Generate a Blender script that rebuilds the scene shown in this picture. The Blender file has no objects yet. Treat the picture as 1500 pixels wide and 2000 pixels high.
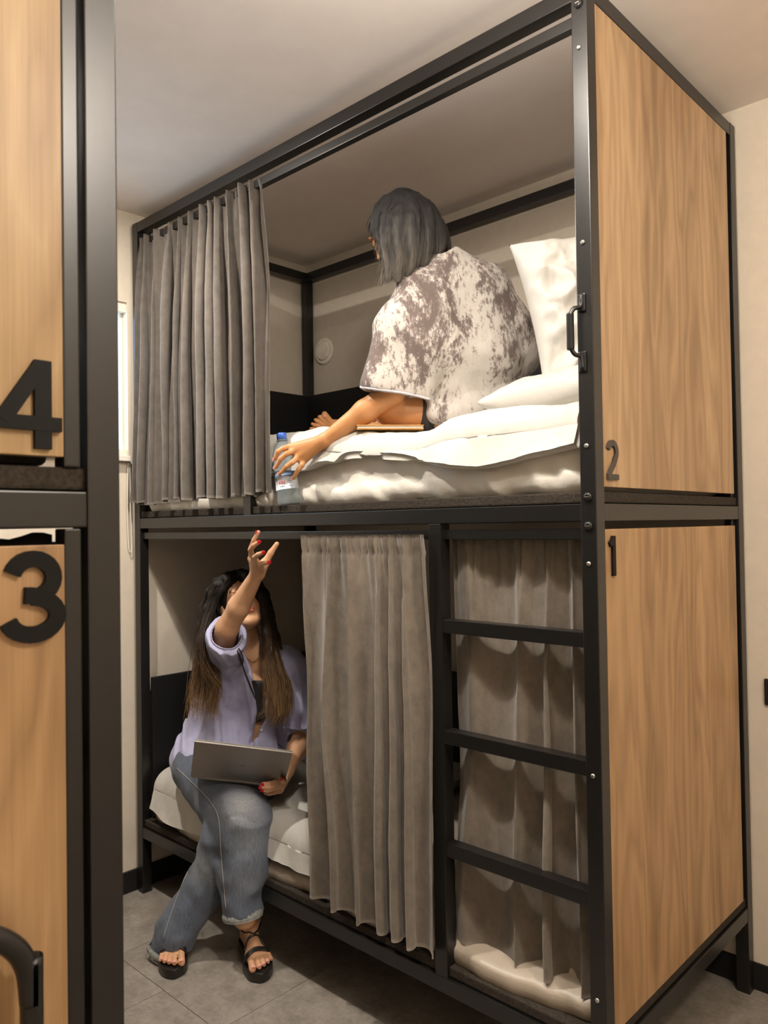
import bpy, bmesh, math, random
import numpy as np
from mathutils import Vector, Matrix
random.seed(7); np.random.seed(7)
S = bpy.context.scene
COL = S.collection
# ---------------------------------------------------------------- camera
CAM = np.array((0.8621, -1.6215, 1.4779))
VR = np.array((0.72732041, 0.68613369, -0.01501908))   # towards the right of someone standing at the camera
VU = np.array((0.02299501, -0.00249176, 0.99973247))
VF = np.array((-0.68591271, 0.7274712, 0.01758995))
cd = bpy.data.cameras.new('camera'); cam = bpy.data.objects.new('camera', cd); COL.objects.link(cam)
cam.matrix_world = Matrix(((VR[0], VU[0], -VF[0], CAM[0]), (VR[1], VU[1], -VF[1], CAM[1]), (VR[2], VU[2], -VF[2], CAM[2]), (0, 0, 0, 1)))
cd.sensor_fit = 'VERTICAL'; cd.sensor_height = 36; cd.lens = 1515.39 / 2000 * 36
cd.clip_start = .02; cd.clip_end = 50
cd.dof.use_dof = True; cd.dof.focus_distance = 2.5; cd.dof.aperture_fstop = 9.0
S.camera = cam
# ---------------------------------------------------------------- world, lights, exposure
S.view_settings.view_transform = 'Standard'; S.view_settings.look = 'None'
S.view_settings.gamma = 1; S.view_settings.use_curve_mapping = False
S.view_settings.exposure = 0.0
w = bpy.data.worlds.new('world'); S.world = w; w.use_nodes = True
w.node_tree.nodes['Background'].inputs[0].default_value = (.62, .80, 1, 1)
w.node_tree.nodes['Background'].inputs[1].default_value = 4
def area(name, loc, size, power, col, rot=(0, 0, 0)):
    l = bpy.data.lights.new(name, 'AREA'); l.shape = 'DISK'; l.size = size; l.energy = power; l.color = col
    o = bpy.data.objects.new(name, l); COL.objects.link(o); o.location = loc; o.rotation_euler = rot
    return o
WARM = (1, .91, .80)
def globe(name, loc, rad, power, col):
    l = bpy.data.lights.new(name, 'POINT'); l.shadow_soft_size = rad; l.energy = power; l.color = col
    o = bpy.data.objects.new(name, l); COL.objects.link(o); o.location = loc; return o
area('aisle_light', (-.20, -.64, 2.775), .06, 14, WARM)
area('aisle_light', (-1.45, -.64, 2.775), 0.06, 30, WARM)  # extra light, added to brighten the seated woman and the left curtain
globe('fill_globe', (.05, -.64, 2.64), 0.06, 30, WARM)  # unseen point light, added as fill to lift the ceiling
globe('fill_globe', (1.45, -.66, 2.64), .07, 50, WARM)  # unseen fill added beyond the bunk ends, brightens the end panels
# ---------------------------------------------------------------- materials
def lin(c): return tuple((x / 12.92 if x <= .04045 else ((x + .055) / 1.055) ** 2.4) for x in [v / 255 for v in c])
def rgb(*c): return (*lin(c), 1)
class NT:
    def __init__(s, name):
        s.m = bpy.data.materials.new(name); s.m.use_nodes = True; s.t = s.m.node_tree
        s.b = s.t.nodes['Principled BSDF']; s.tc = s.t.nodes.new('ShaderNodeTexCoord')
    def n(s, ty, **kw):
        x = s.t.nodes.new('ShaderNode' + ty)
        for k, v in kw.items(): setattr(x, k, v)
        return x
    def l(s, a, b): s.t.links.new(a, b)
    def noise(s, scale, detail=4, rough=.6, vec=(1, 1, 1), dist=0, rot=(0, 0, 0)):
        mp = s.n('Mapping'); mp.inputs['Scale'].default_value = vec; mp.inputs['Rotation'].default_value = rot; s.l(s.tc.outputs['Object'], mp.inputs['Vector'])
        x = s.n('TexNoise'); x.inputs['Scale'].default_value = scale; x.inputs['Detail'].default_value = detail
        x.inputs['Roughness'].default_value = rough; x.inputs['Distortion'].default_value = dist; s.l(mp.outputs[0], x.inputs['Vector'])
        return x.outputs['Fac']
    def ramp(s, fac, stops):
        r = s.n('ValToRGB'); e = r.color_ramp.elements
        while len(e) < len(stops): e.new(.5)
        for el, (p, c) in zip(e, stops): el.position = p; el.color = c
        s.l(fac, r.inputs[0]); return r.outputs[0]
    def mixc(s, fac, a, b, mode='MIX'):
        x = s.n('Mix', data_type='RGBA', blend_type=mode)
        for sock, v in ((x.inputs[0], fac), (x.inputs[6], a), (x.inputs[7], b)):
            if isinstance(v, (int, float, tuple)): sock.default_value = v
            else: s.l(v, sock)
        return x.outputs[2]
    def base(s, c):
        if isinstance(c, tuple): s.b.inputs['Base Color'].default_value = c
        else: s.l(c, s.b.inputs['Base Color'])
    def set(s, rough=.5, metal=0, spec=.5, sheen=0, coat=0):
        s.b.inputs['Roughness'].default_value = rough; s.b.inputs['Metallic'].default_value = metal
        s.b.inputs['Specular IOR Level'].default_value = spec; s.b.inputs['Sheen Weight'].default_value = sheen
        s.b.inputs['Coat Weight'].default_value = coat
    def bump(s, fac, strength=.2, dist=.002):
        b = s.n('Bump'); b.inputs['Strength'].default_value = strength; b.inputs['Distance'].default_value = dist
        s.l(fac, b.inputs['Height']); s.l(b.outputs[0], s.b.inputs['Normal'])
def simple(name, c, rough=.5, metal=0, spec=.5, var=.12, ns=40, bump=.1, sheen=0, bd=.001):
    n = NT(name); f = n.noise(ns)
    d = tuple(x * (1 - var) for x in c[:3]) + (1,); h = tuple(min(1, x * (1 + var)) for x in c[:3]) + (1,)
    n.base(n.ramp(f, [(.3, d), (.7, h)])); n.set(rough, metal, spec, sheen)
    if bump: n.bump(f, bump, bd)
    return n.m
def wood(name, dark, mid, light, sy=9.0, off=0.0):
    n = NT(name)
    mp = n.n('Mapping'); mp.inputs['Scale'].default_value = (1, 1, .16); mp.inputs['Location'].default_value = (0, off, off)
    n.l(n.tc.outputs['Object'], mp.inputs['Vector'])
    a = n.n('TexNoise'); a.inputs['Scale'].default_value = sy * .75; a.inputs['Detail'].default_value = 3; a.inputs['Distortion'].default_value = .25
    n.l(mp.outputs[0], a.inputs['Vector'])
    m1 = n.n('Math', operation='MULTIPLY'); m1.inputs[1].default_value = 9; n.l(a.outputs['Fac'], m1.inputs[0])
    m2 = n.n('Math', operation='PINGPONG'); m2.inputs[1].default_value = .5; n.l(m1.outputs[0], m2.inputs[0])
    m3 = n.n('Math', operation='MULTIPLY'); m3.inputs[1].default_value = 2; n.l(m2.outputs[0], m3.inputs[0])
    broad = n.noise(sy, 2, .5, (1, 1, .03))
    fine = n.noise(170, 4, .7, (1, 1, .02))
    c = n.ramp(broad, [(.3, dark), (.5, mid), (.72, light)])
    c = n.mixc(.42, c, n.ramp(m3.outputs[0], [(.0, dark), (.5, mid), (1, light)]))
    c = n.mixc(.35, c, n.ramp(fine, [(.3, (.62, .55, .48, 1)), (.65, (1.15, 1.12, 1.08, 1))]), 'MULTIPLY')
    n.base(c); n.set(.42, 0, .4); n.bump(fine, .08, .0008)
    return n.m
M = {}
M['steel'] = simple('black_painted_steel', rgb(22, 21, 20), .34, 0, .65, .15, 60, .06)
M['black'] = simple('matt_black_board', rgb(24, 24, 25), .6, 0, .35, .1, 30, .05)
M['plastic'] = simple('black_plastic', rgb(26, 26, 26), .35, 0, .5, .1, 30, .03)
M['digit_black'] = simple('black_numeral', rgb(10, 10, 10), .6, 0, .25, .1, 30, .03)
M['digit_grey'] = simple('dark_grey_plastic', rgb(72, 64, 58), .5, 0, .4, .1, 60, .05)
M['felt'] = simple('dark_felt_board', rgb(58, 52, 46), .95, 0, .2, .4, 160, .6, bd=.003)
M['wood1'] = wood('oak_veneer_warm', rgb(132, 106, 78), rgb(170, 140, 106), rgb(192, 163, 127), 7)
M['wood2'] = wood('oak_veneer_amber', rgb(128, 100, 70), rgb(166, 133, 96), rgb(188, 155, 116), 8, 3.1)
M['wood3'] = wood('oak_veneer_pale', rgb(150, 122, 84), rgb(180, 152, 112), rgb(202, 176, 136), 8, 7.7)
M['wall'] = simple('cream_plaster', rgb(216, 206, 190), .85, 0, .2, .03, 25, .05)
M['ceiling'] = simple('ceiling_paint', rgb(238, 230, 224), .9, 0, .15, .03, 8, .03)
M['white'] = simple('white_plastic', rgb(232, 226, 216), .4, 0, .5, .03, 40, .02)
M['chrome'] = simple('zinc_screw', rgb(190, 188, 182), .3, .9, .5, .05, 90, .05)
def linen(name, c, rough, sheen=.2, spec=.3):
    n = NT(name); f = n.noise(26, 6, .62); g = n.noise(420, 2, .5)
    n.base(n.ramp(f, [(.25, tuple(x * .95 for x in c[:3]) + (1,)), (.7, c)])); n.set(rough, 0, spec, sheen)
    x = n.n('Math', operation='MULTIPLY_ADD'); x.inputs[1].default_value = .12; n.l(g, x.inputs[0]); n.l(f, x.inputs[2])
    n.bump(x.outputs[0], .35, .006); return n.m
M['duvet'] = linen('white_bed_linen', rgb(204, 201, 194), .8)
M['satin'] = linen('satin_sheet', rgb(180, 168, 152), .36, .0, .6)
M['sheet'] = linen('white_sheet', rgb(232, 228, 218), .6, .1)
M['pillow'] = linen('white_pillowcase', rgb(204, 202, 196), .5, .1, .4)
def velvet(name, d, l):
    n = NT(name); a = n.noise(34, 6, .7, (1, 1, .7)); b = n.noise(5, 3, .6, (1, 1, .45))
    c = n.ramp(a, [(.3, d), (.68, l)]); c = n.mixc(.5, c, n.ramp(b, [(.3, d), (.7, l)]))
    n.base(c); n.set(.9, 0, .15, .35); n.b.inputs['Sheen Roughness'].default_value = .5; n.bump(a, .35, .003); return n.m
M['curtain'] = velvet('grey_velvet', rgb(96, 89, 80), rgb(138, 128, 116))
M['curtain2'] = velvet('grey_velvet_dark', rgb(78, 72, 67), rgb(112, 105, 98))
n = NT('concrete_look_tile'); a = n.noise(9, 7, .7); b = n.noise(60, 5, .75); v = n.n('ObjectInfo')
c = n.ramp(a, [(.25, rgb(114, 108, 101)), (.5, rgb(142, 135, 127)), (.75, rgb(166, 159, 150))])
c = n.mixc(.6, c, n.ramp(b, [(.3, (.6, .6, .6, 1)), (.7, (1.15, 1.14, 1.12, 1))]), 'MULTIPLY')
c = n.mixc(.25, c, n.ramp(v.outputs['Random'], [(0, (.75, .74, .72, 1)), (1, (1.1, 1.1, 1.1, 1))]), 'MULTIPLY')
n.base(c); n.set(.6, 0, .35); n.bump(b, .15, .001); M['tile'] = n.m
M['grout'] = simple('grout', rgb(92, 86, 78), .9)
def tinted(name, rough=.5, spec=.4, sss=0, ns=60, var=.1, bump=.1, sheen=0, stretch=(1, 1, 1), coat=0):
    n = NT(name); at = n.n('Attribute', attribute_name='tint'); f = n.noise(ns, 5, .65, stretch)
    c = n.mixc(1.0, at.outputs['Color'], n.ramp(f, [(.3, (1 - var,) * 3 + (1,)), (.7, (1 + var * .5,) * 3 + (1,))]), 'MULTIPLY')
    n.base(c); n.set(rough, 0, spec, sheen, coat)
    if sss: n.b.inputs['Subsurface Weight'].default_value = sss; n.b.inputs['Subsurface Radius'].default_value = (.012, .005, .003); n.b.inputs['Subsurface Scale'].default_value = 1
    if bump: n.bump(f, bump, .002)
    return n.m
M['skin'] = tinted('skin', .48, .4, .12, 45, .06, .08)
M['denim'] = tinted('blue_grey_denim', .85, .2, 0, 130, .3, .35, .1, (1.6, 1.6, .35))
M['blouse'] = tinted('lavender_cotton', .8, .25, 0, 30, .07, .3, .1)
M['camisole'] = simple('ribbed_black_cotton', rgb(50, 47, 48), .85, ns=120)
n = NT('tie_dye_jersey')
a = n.noise(8.5, 9, .74, (1, 1, .65), .5); b = n.noise(46, 6, .8, (1.4, 1.4, .6)); x = n.n('Math', operation='MULTIPLY_ADD'); x.inputs[1].default_value = .62
n.l(b, x.inputs[0]); n.l(a, x.inputs[2])
c = n.ramp(x.outputs[0], [(.735, rgb(112, 100, 96)), (.79, rgb(150, 140, 136)), (.825, rgb(196, 190, 183)), (1, rgb(204, 199, 193))])
n.base(c); n.set(.8, 0, .25, .1); n.bump(n.noise(18, 4, .6), .3, .004); M['tiedye'] = n.m
M['hem'] = simple('pale_jersey_hem', rgb(214, 212, 220), .8, ns=90)
def hairmat(name, z0, z1, stops, rough=.38):
    n = NT(name); sp = n.n('SeparateXYZ'); n.l(n.tc.outputs['Object'], sp.inputs[0])
    mr = n.n('MapRange'); mr.inputs[1].default_value = z0; mr.inputs[2].default_value = z1; n.l(sp.outputs[2], mr.inputs[0])
    f = n.noise(55, 4, .7, (1, 1, .12)); x = n.n('Math', operation='MULTIPLY_ADD'); x.inputs[1].default_value = .7; x.inputs[2].default_value = -.35; n.l(f, x.inputs[0])
    y = n.n('Math', operation='ADD'); n.l(x.outputs[0], y.inputs[0]); n.l(mr.outputs[0], y.inputs[1])
    n.base(n.ramp(y.outputs[0], stops)); n.set(rough, 0, .3); n.bump(n.noise(260, 3, .6, (1, 1, .05)), .3, .001); return n.m
M['hair_brown'] = hairmat('brown_ombre_hair', .80, 1.22, [(0, rgb(160, 128, 90)), (.3, rgb(112, 86, 60)), (.6, rgb(52, 38, 28)), (1, rgb(24, 19, 16))], .6)
M['hair_black'] = hairmat('black_bob_hair', 2.2, 2.6, [(0, rgb(118, 112, 104)), (.25, rgb(84, 80, 75)), (.5, rgb(44, 42, 42)), (1, rgb(9, 9, 11))], .7)  # paler low stops paint the lit lower hair into the colour
M['red'] = simple('red_nail_varnish', rgb(176, 20, 30), .2, 0, .6, .05, 50, 0)
M['nail'] = simple('natural_nail', rgb(214, 160, 140), .3, 0, .5, .05, 50, 0)
M['brow'] = simple('brown_brow_hair', rgb(58, 42, 32), .8)
M['leather'] = simple('black_leather', rgb(30, 28, 26), .38, 0, .5, .15, 90, .15)
M['silver'] = simple('brushed_grey_aluminium', rgb(150, 144, 138), .38, .7, .5, .05, 15, .02)
M['darkglass'] = simple('laptop_screen', rgb(14, 14, 16), .15)
M['faint'] = simple('faint_grey_print', rgb(112, 106, 100), .5)
M['thread'] = simple('pale_denim_thread', rgb(176, 172, 160), .85)
M['gold'] = simple('gold_chain', rgb(200, 150, 80), .3, .9)
M['tan'] = simple('tan_board', rgb(200, 152, 88), .6, ns=20)
M['cream_edge'] = simple('vent_plastic', rgb(246, 238, 222), .5, ns=30, bump=.02)
n = NT('window_glass'); n.base((.9, .96, 1, 1)); n.set(.03); n.b.inputs['Transmission Weight'].default_value = 1; n.b.inputs['IOR'].default_value = 1.05; M['glass'] = n.m
n = NT('bottle_plastic'); n.base((.80, .92, 1, 1)); n.set(.06); n.b.inputs['Transmission Weight'].default_value = .85; n.b.inputs['IOR'].default_value = 1.25; n.bump(n.noise(60, 3, .6), .3, .003); M['bottle'] = n.m
M['cap'] = simple('blue_cap', rgb(62, 104, 196), .35, 0, .5, .08)
M['label'] = simple('bottle_label', rgb(226, 236, 246), .4, ns=30, bump=.02)
M['label_blue'] = simple('label_blue_print', rgb(112, 142, 184), .4, bump=0)
M['red_print'] = simple('red_print', rgb(206, 52, 58), .5, bump=0)
M['grey_print'] = simple('grey_print', rgb(120, 120, 150), .5, bump=0)
# ---------------------------------------------------------------- object helpers
def link(name, me, m, parent=None):
    o = bpy.data.objects.new(name, me); COL.objects.link(o)
    if m is not None and not me.materials: me.materials.append(M[m] if isinstance(m, str) else m)
    if parent is not None: o.parent = parent
    return o
def thing(name, label, cat, loc=(0, 0, 0), group=None):
    o = bpy.data.objects.new(name, None); COL.objects.link(o); o.location = loc; o.empty_display_size = .05
    o['label'] = label; o['category'] = cat
    if group: o['group'] = group
    return o
def tag(o, label, cat, group=None):
    o['label'] = label; o['category'] = cat
    if group: o['group'] = group
    return o
def struct(o): o['kind'] = 'structure'; return o
def pl(o, parent):            # parent keeping world coordinates (parents here carry only a location)
    o.parent = parent; L = Vector((0, 0, 0)); p = parent
    while p is not None: L += p.location; p = p.parent
    o.location = o.location - L; return o
def boxes(name, bl, m, parent=None, bev=.002):
    bm = bmesh.new()
    for (a, b) in bl:
        r = bmesh.ops.create_cube(bm, size=1)
        for v in r['verts']: v.co = Vector([(a[i] + b[i]) / 2 + v.co[i] * (b[i] - a[i]) for i in range(3)])
    if bev: bmesh.ops.bevel(bm, geom=bm.edges[:], offset=bev, segments=2, affect='EDGES', profile=.6)
    me = bpy.data.meshes.new(name); bm.to_mesh(me); bm.free()
    if bev:
        for p in me.polygons: p.use_smooth = False
    o = link(name, me, m)
    if parent is not None: pl(o, parent)
    return o
def frame_to(d):
    d = np.array(d, float); d /= np.linalg.norm(d); a = np.array((0, 0, 1.)) if abs(d[2]) < .9 else np.array((1., 0, 0))
    u = np.cross(a, d); u /= np.linalg.norm(u); return u, np.cross(d, u), d
def cyl_mesh(name, rings, seg=20, caps=True):     # rings: list of (centre, radius, axis)
    V = []; F = []
    for c, r, ax in rings:
        u, v, _ = frame_to(ax)
        for k in range(seg):
            t = 2 * math.pi * k / seg; V.append(tuple(np.array(c) + r * (math.cos(t) * u + math.sin(t) * v)))
    for i in range(len(rings) - 1):
        for k in range(seg):
            k2 = (k + 1) % seg; F.append((i * seg + k, i * seg + k2, (i + 1) * seg + k2, (i + 1) * seg + k))
    if caps: F.append(tuple(range(seg))[::-1]); F.append(tuple(range((len(rings) - 1) * seg, len(rings) * seg)))
    me = bpy.data.meshes.new(name); me.from_pydata(V, [], F); me.update()
    for p in me.polygons: p.use_smooth = len(p.vertices) == 4
    return me
def cyl(name, a, b, r, m, parent=None, r2=None, seg=20):
    ax = np.array(b, float) - np.array(a, float); r2 = r if r2 is None else r2
    o = link(name, cyl_mesh(name, [(a, r, ax), (b, r2, ax)], seg), m)
    if parent is not None: pl(o, parent)
    return o
def catmull(P, n):
    P = [np.array(p, float) for p in P]; P = [2 * P[0] - P[1]] + P + [2 * P[-1] - P[-2]]; out = []; k = len(P) - 3
    for j in range(n):
        s = j / (n - 1) * k; i = min(int(s), k - 1); t = s - i; a, b, c, d = P[i:i + 4]
        out.append(.5 * (2 * b + (c - a) * t + (2 * a - 5 * b + 4 * c - d) * t * t + (3 * b - a - 3 * c + d) * t ** 3))
    return np.array(out)
def tube(name, P, r, m, parent=None, n=None, seg=8, smooth=True):
    Q = catmull(P, n) if n else np.array(P, float); T = np.gradient(Q, axis=0)
    R = r if hasattr(r, '__len__') else [r] * len(Q)
    if len(R) != len(Q): R = np.interp(np.linspace(0, 1, len(Q)), np.linspace(0, 1, len(R)), R)
    V = []; F = []; u = frame_to(T[0])[0]
    for i, (q, t) in enumerate(zip(Q, T)):
        t = t / np.linalg.norm(t); u = u - t * (u @ t); u /= np.linalg.norm(u); v = np.cross(t, u)
        for k in range(seg): a = 2 * math.pi * k / seg; V.append(tuple(q + R[i] * (math.cos(a) * u + math.sin(a) * v)))
    for i in range(len(Q) - 1):
        for k in range(seg): k2 = (k + 1) % seg; F.append((i * seg + k, i * seg + k2, (i + 1) * seg + k2, (i + 1) * seg + k))
    F.append(tuple(range(seg))[::-1]); F.append(tuple(range((len(Q) - 1) * seg, len(Q) * seg)))
    me = bpy.data.meshes.new(name); me.from_pydata(V, [], F); me.update()
    for p in me.polygons: p.use_smooth = smooth and len(p.vertices) == 4
    o = link(name, me, m)
    if parent is not None: pl(o, parent)
    return o
def grid_mesh(name, G, thick=0, smooth=True):     # G: nu x nv x 3 array
    nu, nv = G.shape[:2]
    V = G.reshape(-1, 3)
    i, j = np.meshgrid(np.arange(nu - 1), np.arange(nv - 1), indexing='ij'); a = (i * nv + j).ravel()
    Q = np.stack([a, a + nv, a + nv + 1, a + 1], 1)
    if thick:
        du = np.gradient(G, axis=0); dv = np.gradient(G, axis=1); N = np.cross(du, dv); N /= (np.linalg.norm(N, axis=2, keepdims=True) + 1e-9)
        V = np.concatenate([V, (G - N * thick).reshape(-1, 3)]); o = nu * nv
        Q2 = Q[:, ::-1] + o
        def strip(idx): idx = np.array(idx); return np.stack([idx[:-1], idx[:-1] + o, idx[1:] + o, idx[1:]], 1)
        e1 = strip(np.arange(nv)); e2 = strip((nu - 1) * nv + np.arange(nv))[:, ::-1]
        e3 = strip(np.arange(nu) * nv)[:, ::-1]; e4 = strip(np.arange(nu) * nv + nv - 1)
        Q = np.concatenate([Q, Q2, e1, e2, e3, e4])
    return quad_mesh(name, V, Q, smooth)
def quad_mesh(name, V, Q, smooth=True, tint=None):
    me = bpy.data.meshes.new(name); me.vertices.add(len(V)); me.vertices.foreach_set('co', np.asarray(V, np.float32).ravel())
    me.loops.add(len(Q) * 4); me.loops.foreach_set('vertex_index', np.asarray(Q, np.int32).ravel())
    me.polygons.add(len(Q)); me.polygons.foreach_set('loop_start', np.arange(len(Q), dtype=np.int32) * 4)
    me.update(calc_edges=True); me.polygons.foreach_set('use_smooth', np.full(len(Q), smooth)); me.validate()
    if tint is not None:
        at = me.color_attributes.new('tint', 'FLOAT_COLOR', 'POINT'); c = np.ones((len(V), 4), np.float32); c[:, :3] = tint
        at.data.foreach_set('color', c.ravel())
    return me
# ---------------------------------------------------------------- value noise in numpy
_rng = np.random.RandomState(3); _tab = _rng.rand(4096).astype(np.float32)
def vnoise(P, seed=0):
    P = np.asarray(P, np.float32); I = np.floor(P).astype(np.int64); f = P - I; f = f * f * (3 - 2 * f); r = 0
    for dx in (0, 1):
        for dy in (0, 1):
            for dz in (0, 1):
                h = ((I[..., 0] + dx) * 73856093 ^ (I[..., 1] + dy) * 19349663 ^ (I[..., 2] + dz) * 83492791 ^ seed * 2654435) & 4095
                r = r + _tab[h] * (f[..., 0] if dx else 1 - f[..., 0]) * (f[..., 1] if dy else 1 - f[..., 1]) * (f[..., 2] if dz else 1 - f[..., 2])
    return r * 2 - 1
def fbm(P, seed=0, o=3):
    r = 0; a = 1.
    for k in range(o): r = r + a * vnoise(P * 2 ** k, seed + k); a *= .5
    return r
def ridge(P, seed=0): return 1 - 2 * np.abs(vnoise(P, seed))      # sharp crease lines
# ---------------------------------------------------------------- continuous organic surfaces: a distance field meshed with surface nets
class Vol:
    def __init__(s, lo, hi, h):
        s.h = h; s.lo = np.array(lo, float); s.n = np.ceil((np.array(hi) - s.lo) / h).astype(int) + 1; s.F = np.full(s.n, 9., np.float32)
    def win(s, lo, hi, m):
        a = np.clip(np.floor((np.array(lo) - m - s.lo) / s.h).astype(int), 0, s.n); b = np.clip(np.ceil((np.array(hi) + m - s.lo) / s.h).astype(int) + 1, 0, s.n)
        if np.any(b <= a): return None, None
        g = [(s.lo[i] + s.h * np.arange(a[i], b[i])).astype(np.float32) for i in range(3)]
        return tuple(slice(a[i], b[i]) for i in range(3)), (g[0][:, None, None], g[1][None, :, None], g[2][None, None, :])
    def _put(s, sl, d, k, op):
        A = s.F[sl]
        if op == 'sub': d = -d
        if k > 0:
            hh = np.maximum(k - np.abs(A - d), 0) / k; q = hh * hh * k * .25
            s.F[sl] = (np.minimum(A, d) - q) if op == 'add' else (np.maximum(A, d) + q)
        else: s.F[sl] = np.minimum(A, d) if op == 'add' else np.maximum(A, d)
    def cap(s, a, b, ra, rb=None, k=.012, op='add'):
        rb = ra if rb is None else rb; a = np.array(a, float); b = np.array(b, float); R = max(ra, rb)
        sl, g = s.win(np.minimum(a, b) - R, np.maximum(a, b) + R, k + 4 * s.h)
        if sl is None: return
        ab = b - a; L = max(ab @ ab, 1e-12); x, y, z = g[0] - a[0], g[1] - a[1], g[2] - a[2]
        t = np.clip((x * ab[0] + y * ab[1] + z * ab[2]) / L, 0, 1).astype(np.float32)
        d = np.sqrt((x - t * ab[0]) ** 2 + (y - t * ab[1]) ** 2 + (z - t * ab[2]) ** 2) - (ra + (rb - ra) * t)
        s._put(sl, d.astype(np.float32), k, op)
    def chain(s, P, R, k=.012, op='add'):
        for i in range(len(P) - 1): s.cap(P[i], P[i + 1], R[i], R[i + 1], k, op)
    def ell(s, c, r, ax=None, k=.012, op='add'):
        c = np.array(c, float); r = np.array(r, float); R = r.max(); sl, g = s.win(c - R, c + R, k + 4 * s.h)
        if sl is None: return
        ax = np.eye(3) if ax is None else np.array(ax); x, y, z = g[0] - c[0], g[1] - c[1], g[2] - c[2]
        p = [(x * a[0] + y * a[1] + z * a[2]) for a in ax]
        k0 = np.sqrt(sum((p[i] / r[i]) ** 2 for i in range(3))); k1 = np.sqrt(sum((p[i] / r[i] ** 2) ** 2 for i in range(3))) + 1e-6
        s._put(sl, (k0 * (k0 - 1) / k1).astype(np.float32), k, op)
    def box(s, c, hs, ax=None, rad=.01, k=.01, op='add'):
        c = np.array(c, float); hs = np.array(hs, float); R = np.linalg.norm(hs); sl, g = s.win(c - R, c + R, k + 4 * s.h)
        if sl is None: return
        ax = np.eye(3) if ax is None else np.array(ax); x, y, z = g[0] - c[0], g[1] - c[1], g[2] - c[2]
        q = [np.abs(x * a[0] + y * a[1] + z * a[2]) - hs[i] + rad for i, a in enumerate(ax)]
        d = np.sqrt(sum(np.maximum(v, 0) ** 2 for v in q)) + np.minimum(np.maximum(np.maximum(q[0], q[1]), q[2]), 0) - rad
        s._put(sl, d.astype(np.float32), k, op)
    def cut(s, c, nrm, lo=None, hi=None):          # keep the side the normal points away from
        sl, g = s.win(s.lo if lo is None else lo, (s.lo + s.n * s.h) if hi is None else hi, 0)
        d = (g[0] - c[0]) * nrm[0] + (g[1] - c[1]) * nrm[1] + (g[2] - c[2]) * nrm[2]
        s.F[sl] = np.maximum(s.F[sl], d.astype(np.float32))
    def merge(s, o, k=.01):
        A = s.F; hh = np.maximum(k - np.abs(A - o.F), 0) / k; s.F = (np.minimum(A, o.F) - hh * hh * k * .25).astype(np.float32)
    def disp(s, fn, band=.03):
        I = np.argwhere(np.abs(s.F) < band); P = s.lo + I * s.h; s.F[tuple(I.T)] += fn(P).astype(np.float32)
    def val(s, p):
        q = (np.array(p) - s.lo) / s.h; i = np.clip(np.floor(q).astype(int), 0, s.n - 2); f = q - i; r = 0
        for dx in (0, 1):
            for dy in (0, 1):
                for dz in (0, 1): r += s.F[i[0] + dx, i[1] + dy, i[2] + dz] * (f[0] if dx else 1 - f[0]) * (f[1] if dy else 1 - f[1]) * (f[2] if dz else 1 - f[2])
        return r
    def nrm(s, p):
        e = s.h; g = np.array([s.val(np.array(p) + e * a) - s.val(np.array(p) - e * a) for a in np.eye(3)]); return g / (np.linalg.norm(g) + 1e-9)
    def snap(s, p, off=0):                         # move p onto the surface (plus an offset)
        p = np.array(p, float)
        for _ in range(14):
            d = s.val(p) - off
            if abs(d) > .2: d = math.copysign(.02, d)
            p = p - s.nrm(p) * d * .8
        return p
    def mesh(s, name, tintf=None, base=None, smooth=2):
        S_ = s.F < 0; n = s.n; C = n - 1
        cnt = np.zeros(C, np.int8)
        for d in range(8): a, b, c = d >> 2 & 1, d >> 1 & 1, d & 1; cnt += S_[a:n[0] - 1 + a, b:n[1] - 1 + b, c:n[2] - 1 + c]
        act = np.flatnonzero((cnt > 0) & (cnt < 8)); idx = np.array(np.unravel_index(act, C)).T
        acc = np.zeros((len(idx), 3)); num = np.zeros(len(idx))
        for ax in range(3):
            for o1 in (0, 1):
                for o2 in (0, 1):
                    o = np.zeros(3, int); o[(ax + 1) % 3] = o1; o[(ax + 2) % 3] = o2; e = o.copy(); e[ax] = 1
                    f0 = s.F[tuple((idx + o).T)]; f1 = s.F[tuple((idx + e).T)]; m = (f0 < 0) != (f1 < 0)
                    t = np.where(m, f0 / np.where(m, f0 - f1, 1), 0); p = o + t[:, None] * (e - o); acc += p * m[:, None]; num += m
        V = s.lo + (idx + acc / num[:, None]) * s.h; Q = []
        for ax in range(3):
            a1, a2 = (ax + 1) % 3, (ax + 2) % 3
            sl0 = [slice(None)] * 3; sl1 = [slice(None)] * 3; sl0[ax] = slice(0, n[ax] - 1); sl1[ax] = slice(1, n[ax])
            A, B = S_[tuple(sl0)], S_[tuple(sl1)]; E = np.argwhere(A != B); E = E[(E[:, a1] > 0) & (E[:, a2] > 0) & (E[:, a1] < C[a1]) & (E[:, a2] < C[a2])]
            ins = A[tuple(E.T)]; q = []
            for (o1, o2) in ((-1, -1), (0, -1), (0, 0), (-1, 0)):
                c = E.copy(); c[:, a1] += o1; c[:, a2] += o2; q.append(np.searchsorted(act, np.ravel_multi_index(c.T, C)))
            q = np.stack(q, 1); q[~ins] = q[~ins][:, ::-1]; Q.append(q)
        Q = np.concatenate(Q)
        for _ in range(smooth):
            a = np.zeros_like(V); c = np.zeros(len(V))
            for i in range(4):
                u, v = Q[:, i], Q[:, (i + 1) % 4]
                for k in range(3): a[:, k] += np.bincount(u, V[v, k], len(V)) + np.bincount(v, V[u, k], len(V))
                c += np.bincount(u, minlength=len(V)) + np.bincount(v, minlength=len(V))
            V = V * .45 + .55 * a / np.maximum(c, 1)[:, None]
        tint = None
        if base is not None:
            tint = np.tile(np.array(base[:3], np.float32), (len(V), 1))
            if tintf: tint = tintf(V, tint)
        return quad_mesh(name, V, Q, True, tint)
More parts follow.
